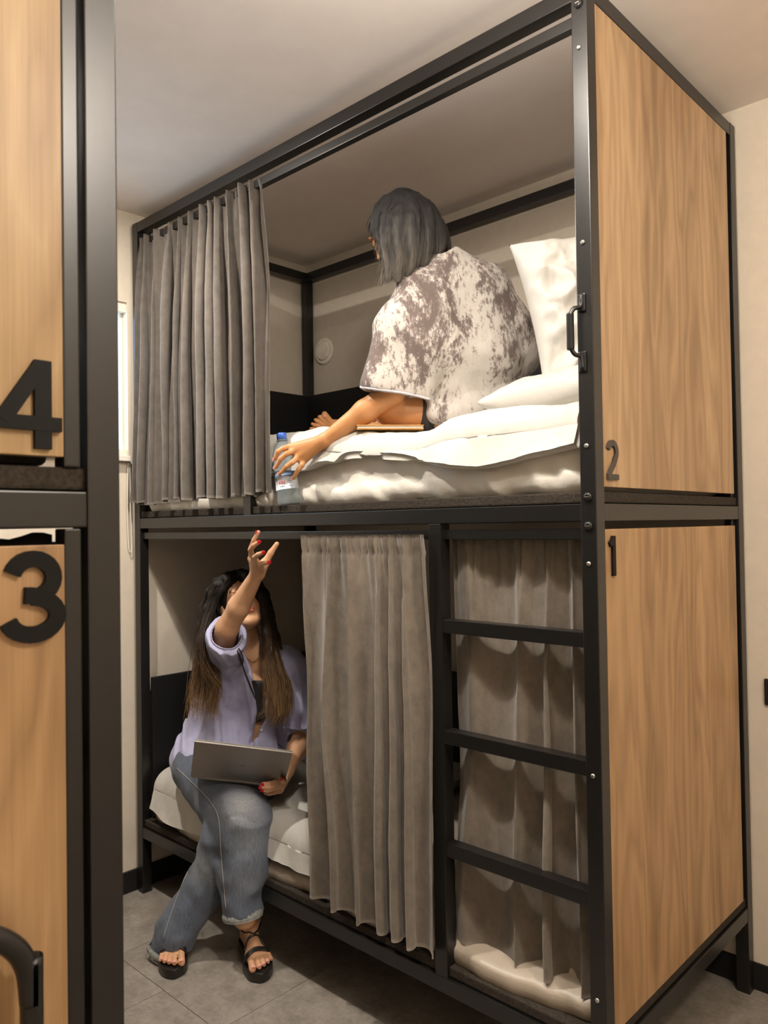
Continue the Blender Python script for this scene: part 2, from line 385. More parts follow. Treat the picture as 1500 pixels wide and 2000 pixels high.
def blend(V, T, c, r, col, soft=.5):
    d = np.linalg.norm(V - np.array(c), axis=1) / r; w_ = np.clip((1 - d) / soft, 0, 1)[:, None]; w_ = w_ * w_ * (3 - 2 * w_); return T * (1 - w_) + np.array(col[:3]) * w_
def unit(v): v = np.array(v, float); return v / np.linalg.norm(v)
def npv(*a): return np.array(a, float)
# ================================================================ THE ROOM
X0, X1, Y0, Y1, ZC = -2.105, 2.2, -2.15, .968, 2.80
struct(boxes('ceiling', [((X0 - .1, Y0 - .1, ZC), (X1 + .1, Y1 + .1, ZC + .1))], 'ceiling', bev=0))
struct(boxes('wall_back', [((X0 - .1, Y1, 0), (X1 + .1, Y1 + .1, ZC))], 'wall', bev=0))
struct(boxes('wall_front', [((X0 - .1, Y0 - .1, 0), (X1 + .1, Y0, ZC))], 'wall', bev=0))
struct(boxes('wall_right', [((X1, Y0, 0), (X1 + .1, Y1, ZC))], 'wall', bev=0))
WY0, WY1, WZ0, WZ1 = -.95, -.012, 1.78, 2.42
struct(boxes('wall_left', [((X0 - .12, Y0, 0), (X0, Y1, WZ0)), ((X0 - .12, Y0, WZ1), (X0, Y1, ZC)), ((X0 - .12, Y0, WZ0), (X0, WY0, WZ1)), ((X0 - .12, WY1, WZ0), (X0, Y1, WZ1))], 'wall', bev=0))
win = boxes('window_1', [((X0 - .07, WY0, WZ0), (X0 - .01, WY0 + .04, WZ1)), ((X0 - .07, WY1 - .012, WZ0), (X0 - .04, WY1, WZ1)), ((X0 - .07, WY0, WZ1 - .04), (X0 - .01, WY1, WZ1)), ((X0 - .07, WY0, WZ0), (X0 - .01, WY1, WZ0 + .03))], 'white'); struct(win)
boxes('pane', [((X0 - .05, WY0 + .03, WZ0 + .02), (X0 - .044, WY1 - .02, WZ1 - .03))], 'glass', win, bev=0)
boxes('window_sill', [((X0 - .01, WY0 - .03, WZ0 - .022), (X0 + .03, WY1 - .004, WZ0))], 'white', win)
struct(boxes('baseboard_back', [((X0, Y1 - .007, 0), (X1, Y1, .085))], 'black'))
struct(boxes('baseboard_left', [((X0, Y0, 0), (X0 + .014, Y1 - .007, .085))], 'black'))
floor = boxes('floor', [((X0 - .1, Y0 - .1, -.1), (X1 + .1, Y1 + .1, -.0035))], 'grout', bev=0); struct(floor)
TX, TY, GX, GY, gp = .60, .60, -1.392, -.293, .0022
tile_me = {}
j = 0
yy = GY - TY * 4
while yy < Y1:
    xx = GX - TX * 3 + (TX / 2 if round((yy - GY) / TY) % 2 == 0 else 0)
    while xx < X1:
        a = (max(xx, X0) + gp / 2, max(yy, Y0) + gp / 2); b = (min(xx + TX, X1) - gp / 2, min(yy + TY, Y1) - gp / 2)
        if b[0] - a[0] > .02 and b[1] - a[1] > .02:
            key = (round(b[0] - a[0], 3), round(b[1] - a[1], 3))
            if key not in tile_me:
                o = boxes('tile', [((0, 0, -.01), (key[0], key[1], 0))], 'tile', floor, bev=.0012); tile_me[key] = o.data; o.location = (a[0], a[1], 0)
            else:
                o = link('tile', tile_me[key], None); pl(o, floor); o.location = (a[0], a[1], 0)
        xx += TX
    yy += TY
# ================================================================ THE BUNKS
L_, W_, H_ = 2.08, .96, 2.742
P_ = .04
def digit(name, ch, m, h, parent, org, s):        # plate in the y-z plane at x = org[0]; s = +1
    D = {}
    def arc(cx, cy, rx, ry, a0, a1, n=16): return [(cx + rx * math.cos(math.radians(a0 + (a1 - a0) * i / n)), cy + ry * math.sin(math.radians(a0 + (a1 - a0) * i / n))) for i in range(n + 1)]
    D['1'] = [([(.30, 0), (.30, 1)], .15), ([(.27, .94), (.22, .86), (.10, .78)], .13)]
    D['2'] = [(arc(.31, .70, .225, .225, 165, -25) + [(.38, .40), (.18, .20), (.09, .075)], .15), ([(.03, .07), (.60, .07)], .14)]
    D['3'] = [(arc(.33, .705, .225, .21, 165, -80, 16) + [(.29, .52)], .18), ([(.24, .52), (.33, .515)] + arc(.33, .29, .265, .20, 85, -168, 18), .18)]
    D['4'] = [([(.47, 0), (.47, 1)], .19), ([(-.02, .285), (.68, .285)], .16), ([(.03, .30), (.45, .95)], .17)]
    bm = bmesh.new(); t = .006
    for si, (P, wd) in enumerate(D[ch]):
        t = .006 + si * .0004
        P = [np.array(p) for p in P]; Lf = []; Rt = []
        for i, p in enumerate(P):
            d = (P[min(i + 1, len(P) - 1)] - P[max(i - 1, 0)]); d = d / np.linalg.norm(d); nn = np.array((-d[1], d[0])); Lf.append(p + nn * wd / 2); Rt.append(p - nn * wd / 2)
        for z0 in (0,):
            va = [bm.verts.new((t, s * q[0] * h, q[1] * h)) for q in Lf]; vb = [bm.verts.new((t, s * q[0] * h, q[1] * h)) for q in Rt]
            vc = [bm.verts.new((0, s * q[0] * h, q[1] * h)) for q in Lf]; vd = [bm.verts.new((0, s * q[0] * h, q[1] * h)) for q in Rt]
            for i in range(len(P) - 1):
                for A, B in ((va, vb), (vb, vd), (vd, vc), (vc, va)): bm.faces.new((A[i], A[i + 1], B[i + 1], B[i]))
            for e in (0, -1): bm.faces.new((va[e], vb[e], vd[e], vc[e]))
    bmesh.ops.recalc_face_normals(bm, faces=bm.faces[:]); me = bpy.data.meshes.new(name); bm.to_mesh(me); bm.free()
    o = link(name, me, m); o.location = org; pl(o, parent); return o
def bunk(name, label, yf, dr, gap_near, woods, nums, full=True):
    # yf: y of the front face, dr: +1 the depth runs to +y, -1 to -y
    R = thing(name, label, 'bunk bed', (0, yf, 0))
    def Y(a): return yf + dr * a
    def B(nm, x0, x1, y0, y1, z0, z1, m='steel', par=None, bev=.002): 
        ya, yb = sorted((Y(y0), Y(y1))); return boxes(nm, [((x0, ya, z0), (x1, yb, z1))], m, R if par is None else par, bev)
    for (x, y) in ((-P_, 0), (-L_, 0), (-P_, W_ - P_), (-L_, W_ - P_)): B('post', x, x + P_, y, y + P_, 0, H_)
    zm = 1.481
    for (z0, z1) in ((.225, .268), (zm, 1.522), (2.70, H_ - .001)):
        B('long_rail', -L_ + P_, -P_, .001, P_ - .001, z0, z1); B('long_rail', -L_ + P_, -P_, W_ - P_ + .001, W_ - .001, z0, z1)
        for x in (-P_, -L_): B('end_rail', x + .001, x + P_ - .001, P_, W_ - P_, z0, z1)
    for z0, z1, nm in ((2.645, 2.672, 'curtain_track'), (1.438, 1.464, 'curtain_track')): B(nm, -L_ + P_, -P_, .012, .036, z0, z1)
    for z0 in (.27, 1.524):
        B('felt_board', -L_ + .005, -.008, .010, W_ - .012, z0, z0 + .026, 'felt', bev=.004)
    # end panels with their gap strip
    ya, yb = (.036, .885) if not gap_near else (.067, .924)
    for z0, z1, m, dg in ((.303, 1.462, woods[0], nums[0]), (1.561, 2.698, woods[1], nums[1])):
        p = B('end_panel', -.019, -.001, ya, yb, z0, z1, m, bev=.0012)
        ch, dm, hh, y, z, s = dg; digit('numeral', ch, dm, hh, p, (-.001, y, z), s)
    if gap_near: 
        for z0, z1 in ((.27, 1.48), (1.55, 2.70)): B('inner_stile', -.03, -.004, .046, .0655, z0, z1)
    else:
        for z0, z1 in ((.27, 1.48), (1.55, 2.70)): B('inner_stile', -.035, -.012, .890, .912, z0, z1)
    for z0 in (.30, 1.552):
        B('back_board', -L_ + P_ + .002, -P_ - .002, W_ - P_ - .018, W_ - P_ - .001, z0, z0 + .57, 'black')
        B('end_board', -L_ + P_ + .001, -L_ + P_ + .018, P_ + .002, W_ - P_ - .02, z0, z0 + .57, 'black')
    # ladder
    B('ladder_post', -.502, -.460, .000, P_, .268, zm)
    for z in (.592, .892, 1.188): B('ladder_rung', -.460, -P_, .002, P_ - .002, z, z + .036)
    return R, B
Rm, B = bunk('bunk_bed', 'black steel bunk with oak end panels numbered 1 and 2 against the back wall', 0, 1, False, ('wood2', 'wood1'),
    (('1', 'digit_black', .094, .046, 1.352, 1), ('2', 'digit_grey', .094, .048, 1.578, 1)))
B('guard_stub', -1.338, -1.296, .001, .030, 1.522, 1.70)
# screws and bolts on the front post
for z in (2.583, 2.127, 1.655, 1.383, 0.898, 0.39): 
    c = np.array((-.0215, -.0005, z)); me = cyl_mesh('screw', [(c, .0055, (0, -1, 0)), (c + (0, -.002, 0), .0055, (0, -1, 0)), (c + (0, -.0036, 0), .003, (0, -1, 0))], 14); pl(link('screw', me, 'chrome'), Rm)
for z in (2.685, 1.537, 1.47):
    c = np.array((-.020, -.0005, z)); me = cyl_mesh('bolt', [(c, .0105, (0, -1, 0)), (c + (0, -.004, 0), .0105, (0, -1, 0)), (c + (0, -.007, 0), .006, (0, -1, 0))], 16); o = pl(link('bolt', me, 'plastic'), Rm); o['label'] = 'large black bolt'
    b = boxes('slot', [((-.0255, -.0088, z - .0012), (-.0145, -.0070, z + .0012))], 'chrome', o, bev=0)
# grab handle on the front post
gh = boxes('grab_handle', [((-.050, -.034, 1.875), (-.034, -.022, 1.962))], 'plastic', Rm, .004)
for z0, z1, zb in ((1.957, 1.972, 2.0), (1.880, 1.866, 1.832)):
    tube('arm', [(-.042, -.028, z0), (-.036, -.020, z1), (-.028, -.006, z1 + (.006 if zb > 1.9 else -.006)), (-.026, -.003, zb)], .0055, 'plastic', gh, 16, 8)
    boxes('bracket', [((-.036, -.005, min(zb, z1) - .006), (-.016, .0, max(zb, z1) + .008))], 'plastic', gh, .003)
for z in (2.000, 1.984, 1.838): cyl('bracket_screw', (-.026, -.0048, z), (-.026, -.0068, z), .0036, 'chrome', gh, seg=12)
Rl, B2 = bunk('bunk_bed', 'black steel bunk in the left foreground with oak panels numbered 3 and 4', -1.165, -1, True, ('wood2', 'wood3'),
    (('3', 'digit_black', .100, -1.302, 1.356, 1), ('4', 'digit_black', .098, -1.303, 1.568, 1)))
tag(boxes('mattress', [((-2.03, -2.07, 1.551), (-.05, -1.22, 1.70))], 'felt', bev=.025), 'dark mattress edge in the slit under panel four of the left bunk', 'mattress')
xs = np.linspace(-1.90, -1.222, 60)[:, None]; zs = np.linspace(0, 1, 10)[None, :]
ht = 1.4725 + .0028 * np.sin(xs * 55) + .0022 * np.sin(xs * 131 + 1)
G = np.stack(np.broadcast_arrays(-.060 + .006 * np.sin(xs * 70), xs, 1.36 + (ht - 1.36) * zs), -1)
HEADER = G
# ================================================================ CURTAINS
def curtain(name, label, m, xt, xb, zt, zb, y0, nf, amp, seed, header=None, flare=1.0, gather=.35, hemj=.006, yb=0.0, group=None, zbl=None):
    rs = np.random.RandomState(seed); nu = int(nf * 30); nv = 90
    u = np.linspace(0, 1, nu)[:, None]; v = np.linspace(0, 1, nv)[None, :]      # v: 0 top, 1 bottom
    ph = u * nf + .55 * vnoise(np.stack([u * nf * .6, u * 0, u * 0], -1), seed) + .22 * vnoise(np.stack(np.broadcast_arrays(u * nf * .5, v * 2.2, v * 0), -1), seed + 5)
    fold = np.sin(2 * np.pi * ph); cosf = np.cos(2 * np.pi * ph)
    fa = .55 + .45 * vnoise(np.stack(np.broadcast_arrays(u * nf * .9, v * 1.3, v * 0), -1), seed + 9)
    fa = fa + .35
    env = gather + (1 - gather) * np.clip(v * 3.2, 0, 1) ** .7
    fine = np.sin(2 * np.pi * (ph * 2.3 + .4 * vnoise(np.stack([u * 20, u * 0, u * 0], -1), seed + 3))) * np.exp(-v * 11) * .45
    y = y0 + yb * v - amp * (fold * env * fa + fine)
    y = y - .004 * fbm(np.stack(np.broadcast_arrays(u * 9, v * 3.5, v * 0 + seed), -1), seed + 11)
    xa = xt[0] + (xt[1] - xt[0]) * u; xc = xb[0] + (xb[1] - xb[0]) * u; vv = v ** .8
    x = xa * (1 - vv) + xc * vv + cosf * amp * 1.0 * env * fa * np.sin(np.pi * np.clip(u, .0, 1)) ** .25
    zz = zb if zbl is None else zbl + (zb - zbl) * u
    zbot = zz + hemj * vnoise(np.stack([u * nf * 1.6, u * 0, u * 0], -1), seed + 2) + 0 * v
    z = zt + (zbot - zt) * v
    if header:
        hv = np.exp(-((z - header) / .006) ** 2); y = y + .004 * hv
        y = y + .003 * np.sin(u * nf * 2 * np.pi * 5) * np.exp(-((z - header) / .03) ** 2)
    hh = np.exp(-((z - (zbot + .018)) / .003) ** 2); y = y + .0022 * hh
    G = np.stack(np.broadcast_arrays(x, y, z), -1)
    o = link(name, grid_mesh(name, G, -.0022), m); tag(o, label, 'curtain', group); return o
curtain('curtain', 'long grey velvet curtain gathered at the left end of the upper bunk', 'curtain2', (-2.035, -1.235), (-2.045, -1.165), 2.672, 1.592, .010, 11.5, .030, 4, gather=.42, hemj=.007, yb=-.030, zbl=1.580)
curtain('curtain', 'grey velvet curtain hanging full length left of the ladder on the lower bunk', 'curtain', (-1.002, -.512), (-.975, -.484), 1.452, .330, -.012, 5.6, .022, 21, header=1.40, gather=.45, yb=-.012)
curtain('curtain', 'grey velvet curtain hanging behind the ladder rungs of the lower bunk', 'curtain', (-.470, -.030), (-.470, -.036), 1.452, .352, .064, 3.7, .019, 33, header=1.385, gather=.6, yb=-.004)
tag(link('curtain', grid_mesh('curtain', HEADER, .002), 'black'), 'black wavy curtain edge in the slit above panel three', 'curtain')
# ================================================================ BEDDING
def bedding_box(x0, x1, y0, y1, z0, z1, m, seed, name, label, fold=.006, bulge=0):
    nu, ns = 180, 80
    # profile around the front: from top back, over the front edge, down the front face, under
    r = .035; prof = []
    for t in np.linspace(0, 1, 30): prof.append((y1 + (y0 + r - y1) * t, z1, 0, 1))
    for a in np.linspace(0, 90, 14)[1:]: a = math.radians(a); prof.append((y0 + r - r * math.sin(a), z1 - r + r * math.cos(a), -math.sin(a), math.cos(a)))
    for t in np.linspace(0, 1, 26)[1:]: prof.append((y0, z1 - r + (z0 + r - z1 + r) * t, -1, 0))
    for a in np.linspace(0, 90, 10)[1:]: a = math.radians(a); prof.append((y0 + r - r * math.cos(a), z0 + r - r * math.sin(a), -math.cos(a), -math.sin(a)))
    prof.append((y1, z0, 0, -1)); prof = np.array(prof); k = len(prof)
    u = np.linspace(0, 1, nu); X = np.broadcast_to((x0 + (x1 - x0) * u)[:, None], (nu, k)); Yp = np.broadcast_to(prof[:, 0], (nu, k)); Zp = np.broadcast_to(prof[:, 1], (nu, k))
    q = np.stack([X * 9 + Zp * 6, Yp * 5, Zp * 7], -1); d = fold * (ridge(q, seed) * .9 + .5 * fbm(q * 2.3, seed + 2))
    d = d + (bulge(X) if callable(bulge) else bulge) * (1 / (1 + np.exp((Zp - z0 - .054) / .006))) * np.clip(-prof[:, 2], 0, 1) ** .5 * (1 + .15 * np.sin(X * 14)); e = np.minimum(u, 1 - u)[:, None]; rnd = -.03 * np.clip(1 - e / .03, 0, 1) ** 2
    G = np.stack([X, Yp + prof[:, 2] * (d + rnd), Zp + prof[:, 3] * (d + rnd)], -1)
    me = grid_mesh(name, G, 0)
    bm = bmesh.new(); bm.from_mesh(me); bmesh.ops.holes_fill(bm, edges=[e_ for e_ in bm.edges if e_.is_boundary]); bm.to_mesh(me); bm.free()
    o = link(name, me, m); tag(o, label, 'mattress'); return o
def duvet(name, label, cat, x0, x1, yb, yf, ztop, zhem, seed, thick=.022, foldv=.008, dip=None, hem=None, out=None, puff=.0, slant=0, nu=220, m='duvet', group=None):
    n1, n2, n3 = 46, 16, 40; r = .05; U = np.linspace(0, 1, nu); X = x0 + (x1 - x0) * U
    hz = zhem + (hem(X) if hem is not None else 0 * X); zt = ztop + (dip(X) if dip is not None else 0 * X)
    rows = []
    for i in range(n1): t = i / (n1 - 1); rows.append((yb + (yf + r - yb) * t + 0 * X, zt + 0 * X, 0, 1, t))
    for i in range(1, n2): a = math.pi / 2 * i / (n2 - 1); rows.append((yf + r - r * math.sin(a) + 0 * X, zt - r + r * math.cos(a), -math.sin(a), math.cos(a), 1))
    for i in range(1, n3): t = i / (n3 - 1); rows.append((yf - .012 * t + 0 * X, (zt - r) + (hz - zt + r) * t, -1, 0, 1 + t))
    Yp = np.stack([q[0] for q in rows], 1); Zp = np.stack([q[1] for q in rows], 1); ny = np.array([q[2] for q in rows]); nz = np.array([q[3] for q in rows]); tv = np.array([q[4] for q in rows])
    XX = np.broadcast_to(X[:, None], Yp.shape)
    q = np.stack([XX * 7 + slant * Zp * 8, Yp * 6, Zp * 3.0], -1)
    d = foldv * (.9 * ridge(q, seed) + .8 * vnoise(q * .55, seed + 1) + .35 * fbm(q * 2.6, seed + 2))
    hang = np.clip(tv - 1, 0, 1)[None, :]
    d = d + hang * foldv * 1.5 * np.sin(XX * 30 + 3 * vnoise(q * .4, seed + 4) + slant * Zp * 26) * .6
    if out is not None: d = d + hang * out(XX)
    e = np.minimum(XX - min(x0, x1), max(x0, x1) - XX); 
    Yo = Yp + ny[None, :] * d; Zo = Zp + nz[None, :] * (d + puff * np.clip(e / .1, 0, 1) ** .5)
    if puff: Zo = Zo - (1 - hang) * 0
    G = np.stack([XX, Yo, Zo], -1)
    me = grid_mesh(name, G, thick)
    o = link(name, me, m); tag(o, label, cat, group)
    return o
bedding_box(-2.03, -.045, .070, .915, 1.552, 1.725, 'sheet', 4, 'mattress', 'white sheeted mattress on the upper bunk below the overhanging duvet', .011, bulge=lambda X: .008 + .044 / (1 + np.exp((X + 1.205) / .008)))
bedding_box(-2.03, -.045, .088, .915, .298, .455, 'satin', 8, 'mattress', 'beige satin sheeted mattress of the lower bunk showing under the curtains', .005, bulge=.062)
def dipU(X): return -.055 * np.exp(-((X + .68) / .30) ** 2) + (-.026) / (1 + np.exp(-(X + .35) / .06))
duvet('duvet', 'white duvet with a dropped hem covering the upper bunk mattress', 'duvet', -2.02, -.062, .90, .066, 1.785, 1.676, 12, foldv=.013, dip=dipU,
      hem=lambda X: .016 * np.sin(X * 7.3 + 1) + .010 * vnoise(np.stack([X * 6, X * 0, X * 0], -1), 5) - .016 * np.exp(-((X + .45) / .12) ** 2) - .026 / (1 + np.exp(-(X + .35) / .06)) - .012, out=lambda X: .018 * np.exp(-((X + .40) / .18) ** 2) + .006)
duvet('duvet', 'creased white duvet the woman with the laptop sits on', 'duvet', -1.99, -.985, .90, .052, .475, .372, 17, dip=lambda X: -.03 * np.exp(-((X + 1.62) / .22) ** 2),
      hem=lambda X: -.052 * np.exp(-((X + 1.80) / .26) ** 2) + .010 * vnoise(np.stack([X * 5, X * 0, X * 0], -1), 6), out=lambda X: .002 + .022 * np.exp(-((X + 1.82) / .2) ** 2), thick=.025, foldv=.007)
def pillow(name, label, c, ax, hw, hh, th, seed, m='pillow', fold=.008, ears=.03):
    n = 70; a = np.linspace(-1, 1, n); U, V = np.meshgrid(a, a, indexing='ij'); rr = []
    prof = lambda q: (1 - np.abs(q) ** 2.6).clip(0) ** .5
    H = th * (prof(U) * prof(V)) ** .9
    pin = 1 - .10 * (1 - V ** 2) * np.abs(U) ** 3; pin2 = 1 - .10 * (1 - U ** 2) * np.abs(V) ** 3
    cr = fold * (ridge(np.stack([U * 2.2 + V * 1.4, V * 2.6 - U * .6, U * 0 + seed], -1), seed) + .6 * fbm(np.stack([U * 4, V * 4, U * 0], -1), seed + 1))
    edge = (1 - np.maximum(abs(U), abs(V)) ** 6)
    ax = np.array(ax, float); c = np.array(c, float)
    out = []
    for sgn in (1, -1):
        out.append(c + (U * hw * pin)[..., None] * ax[0] + (V * hh * pin2)[..., None] * ax[1] + (sgn * H + cr * edge * (1 if sgn > 0 else .5))[..., None] * ax[2])
    Vv = np.concatenate([out[0].reshape(-1, 3), out[1].reshape(-1, 3)]); i, j = np.meshgrid(np.arange(n - 1), np.arange(n - 1), indexing='ij'); q = (i * n + j).ravel()
    Q = np.stack([q, q + n, q + n + 1, q + 1], 1); Q = np.concatenate([Q, Q[:, ::-1] + n * n])
    me = quad_mesh(name, Vv, Q); bm = bmesh.new(); bm.from_mesh(me); bmesh.ops.remove_doubles(bm, verts=bm.verts[:], dist=.0008); bm.to_mesh(me); bm.free()
    o = link(name, me, m); tag(o, label, 'pillow'); return o
hd = unit((.76, .65, 0)); fn = unit((.62, -.74, .20)); up = np.cross(fn, hd) * 1.0
if up[2] < 0: up = -up
pillow('pillow', 'plump white pillow propped upright beside the front post of the upper bunk', (-.205, .395, 2.080), (unit(hd * .97 + unit(up) * .14), unit(unit(up) - hd * .16), unit(np.cross(hd, unit(up)))), .195, .250, .095, 5, fold=.020)
pillow('pillow', 'white pillow lying flat under the upright pillow on the upper bunk', (-.235, .42, 1.825), (unit((1, 0, .06)), (0, 1, 0), unit((-.06, 0, 1))), .19, .30, .075, 9, fold=.008)
pillow('pillow', 'dim beige pillow leaning on the black board behind the woman with the laptop', (-1.78, .80, .66), ((1, 0, 0), unit((0, .25, 1)), unit((0, -1, .25))), .26, .18, .06, 14, m='satin')
# ================================================================ SMALL FITTINGS
v = thing('air_vent', 'round cream air vent on the back wall inside the upper bunk', 'vent', (-1.966, Y1, 2.345))
o = cyl_mesh('rim', [((-1.966, Y1, 2.345), .066, (0, -1, 0)), ((-1.966, Y1 - .010, 2.345), .064, (0, -1, 0)), ((-1.966, Y1 - .013, 2.345), .058, (0, -1, 0)), ((-1.966, Y1 - .010, 2.345), .050, (0, -1, 0))], 40); pl(link('rim', o, 'cream_edge'), v)
o = cyl_mesh('cover', [((-1.966, Y1 - .009, 2.345), .046, (0, -1, 0)), ((-1.966, Y1 - .017, 2.345), .046, (0, -1, 0)), ((-1.966, Y1 - .020, 2.345), .040, (0, -1, 0))], 40); pl(link('cover', o, 'cream_edge'), v)
sw = thing('light_switch', 'black switch plate low on the cream wall at the right edge', 'switch', (.09, Y1, .94))
boxes('plate', [((.050, Y1 - .010, .900), (.130, Y1, .982))], 'plastic', sw, .003); boxes('rocker', [((.062, Y1 - .014, .912), (.118, Y1 - .009, .970))], 'plastic', sw, .002)
tag(tube('blind_cord', [(X0 + .012, -.020, 1.76), (X0 + .012, -.024, 1.55), (X0 + .014, -.022, 1.41), (X0 + .014, -.014, 1.385), (X0 + .014, -.008, 1.41), (X0 + .012, -.010, 1.55), (X0 + .012, -.012, 1.76)], .0022, 'white', None, 40, 6), 'white looped blind cord hanging below the window', 'cord')
bt = thing('tubular_frame', 'black bent metal tube frame standing before panel three', 'metal frame', (.05, -1.35, 0))
tube('tube', [(.035, -1.47, .02), (.035, -1.47, .97), (.035, -1.465, 1.05), (.035, -1.44, 1.088), (.035, -1.40, 1.096), (.035, -1.34, 1.080), (.035, -1.308, 1.058), (.035, -1.292, 1.03), (.035, -1.287, .99), (.035, -1.2865, .96), (.035, -1.2865, .02)], .0115, 'plastic', bt, 80, 14)
for yv in (-1.47, -1.2865): cyl('foot_cap', (.035, yv, 0), (.035, yv, .03), .0145, 'plastic', bt, seg=14)
# ================================================================ PEOPLE
SK = lin((206, 160, 124))
def head(V, c, F, U, k=.010, s=1.0):
    c = np.array(c, float); F = unit(F); U = unit(np.array(U) - F * (np.array(U) @ F)); X = np.cross(F, U); ax = (X, F, U)
    P = lambda x, f, u: c + s * (X * x + F * f + U * u)
    V.ell(P(0, -.012, .030), npv(.072, .092, .084) * s, ax, k); V.ell(P(0, .028, -.030), npv(.056, .060, .078) * s, ax, .02)
    for q in (-1, 1):
        V.cap(P(q * .050, -.005, -.045), P(q * .014, .064, -.098), .020 * s, .015 * s, .02); V.ell(P(q * .036, .056, -.022), npv(.020, .020, .022) * s, ax, .02)
        V.ell(P(q * .031, .094, .004), npv(.016, .012, .010) * s, ax, .008, 'sub'); V.ell(P(q * .031, .072, .004), npv(.013, .013, .012) * s, ax, .004)
        V.cap(P(q * .012, .090, .026), P(q * .046, .076, .024), .0055 * s, .005 * s, .008); V.ell(P(q * .073, -.008, -.008), npv(.007, .018, .028) * s, ax, .004)
        V.ell(P(q * .009, .092, -.032), npv(.007, .008, .006) * s, ax, .005)
    V.cap(P(0, .084, .012), P(0, .104, -.026), .0065 * s, .0085 * s, .008); V.ell(P(0, .068, -.100), npv(.017, .014, .014) * s, ax, .012)
    V.ell(P(0, .083, -.0545), npv(.022, .010, .0055) * s, ax, .003); V.ell(P(0, .081, -.0655), npv(.019, .010, .0065) * s, ax, .003)
    V.cap(P(-.022, .092, -.0597), P(.022, .092, -.0597), .0018, .0018, .002, 'sub')
    return P, (X, F, U)
def strands(name, guides, n, rad, m, parent, spread=.006, seed=1, npt=18, wave=.004, cut=(.88, 1.0)):
    rs = np.random.RandomState(seed); G = [catmull(g, npt) for g in guides]; Vs = []; Qs = []; base = 0; seg = 4
    for i in range(n):
        t = rs.rand() * (len(G) - 1); a = int(t); f = t - a; P = G[a] * (1 - f) + G[min(a + 1, len(G) - 1)] * f
        off = rs.randn(3) * spread; s = np.linspace(0, 1, npt)[:, None]; end = rs.uniform(*cut); ph = rs.rand(3) * 6.3
        P = P + off * (.35 + .65 * s) + wave * s * np.sin(s * (5 + 3 * rs.rand()) + ph)
        P = catmull(P[:max(4, int(npt * end))], npt); T = np.gradient(P, axis=0); T /= np.linalg.norm(T, axis=1, keepdims=True) + 1e-9
        A = np.cross(T, (0.3, .2, 1.)); A /= np.linalg.norm(A, axis=1, keepdims=True) + 1e-9; Bv = np.cross(T, A); r = rad * rs.uniform(.6, 1.3) * (1 - .85 * s ** 2.5)
        ring = np.stack([P + r * (math.cos(q) * A + math.sin(q) * Bv) for q in np.arange(seg) * 2 * math.pi / seg], 1)
        Vs.append(ring.reshape(-1, 3)); ii, kk = np.meshgrid(np.arange(npt - 1), np.arange(seg), indexing='ij'); k2 = (kk + 1) % seg
        Qs.append(np.stack([base + ii * seg + kk, base + ii * seg + k2, base + (ii + 1) * seg + k2, base + (ii + 1) * seg + kk], -1).reshape(-1, 4)); base += npt * seg
    me = quad_mesh(name, np.concatenate(Vs), np.concatenate(Qs)); o = link(name, me, m); pl(o, parent); return o
def join_meshes(name, objs, m, parent):
    Vs = []; Qs = []; b = 0
    for o in objs:
        me = o.data; v_ = np.empty(len(me.vertices) * 3, np.float32); me.vertices.foreach_get('co', v_); v_ = v_.reshape(-1, 3)
        q = np.empty(len(me.loops), np.int32); me.loops.foreach_get('vertex_index', q); Vs.append(v_); Qs.append(q.reshape(-1, 4) + b); b += len(v_)
        bpy.data.objects.remove(o)
    o = link(name, quad_mesh(name, np.concatenate(Vs), np.concatenate(Qs)), m); pl(o, parent); return o
def sline(V, P, n, off):                          # lay a line on the side of the surface that faces the aisle
    out = []
    for p in catmull(P, n):
        d = unit(p - CAM); t = np.linalg.norm(p - CAM) - .22; q = CAM + d * t
        for _ in range(150):
            v = V.val(q) - off
            if v < .0008: break
            q = q + d * min(max(v, .0008), .01)
        out.append(q)
    return out
def nail(parent, V, p, d, w_, l_, m):
    p = V.snap(p, .0002); nn = V.nrm(p); d = unit(np.array(d) - nn * (np.array(d) @ nn)); x = np.cross(nn, d); n = 7; a = np.linspace(-1, 1, n); A, Bq = np.meshgrid(a, a, indexing='ij')
    sc = np.sqrt(np.clip(1 - .35 * Bq ** 2, 0, 1)); G = p + (A * w_ * sc)[..., None] * x + (Bq * l_)[..., None] * d + ((.0012 - .35 * w_ * A ** 2))[..., None] * nn
    o = link('nail', grid_mesh('nail', G, .0012), m); pl(o, parent); return o
# ---------------------------------------------------------------- woman with the laptop, lower bunk
A_ = thing('person', 'seated woman in lavender shirt and jeans reaching her arm up from the lower bunk', 'person', (-1.55, .1, 0))
pel = (-1.6427, 0.1627, 0.5697); waist = (-1.6344, 0.1947, 0.7066); chest = (-1.5968, 0.1986, 0.8756); nk = (-1.5744, 0.1959, 1.0026); nk2 = (-1.5797, 0.1748, 1.1026)
shR = (-1.6173, 0.0803, 0.9880); elR = (-1.3957, -0.0304, 1.1310); wrR = (-1.2234, -0.0307, 1.3234); shL = (-1.4908, 0.3108, 0.9368); elL = (-1.4383, 0.3392, 0.6673); wrL = (-1.3247, 0.1730, 0.6045)
hpR = (-1.6879, 0.0652, 0.5639); knR = (-1.3220, -0.0283, 0.5040); anR = (-1.2919, -0.0469, 0.1756); hpL = (-1.5316, 0.2126, 0.5606); knL = (-1.4009, -0.0452, 0.4017); anL = npv(-1.575, -.125, .10)
V = Vol((-2.0, -.42, -.01), (-1.0, .42, 1.50), .0033)
pel, waist, chest, nk, nk2 = map(np.array, (pel, waist, chest, nk, nk2))
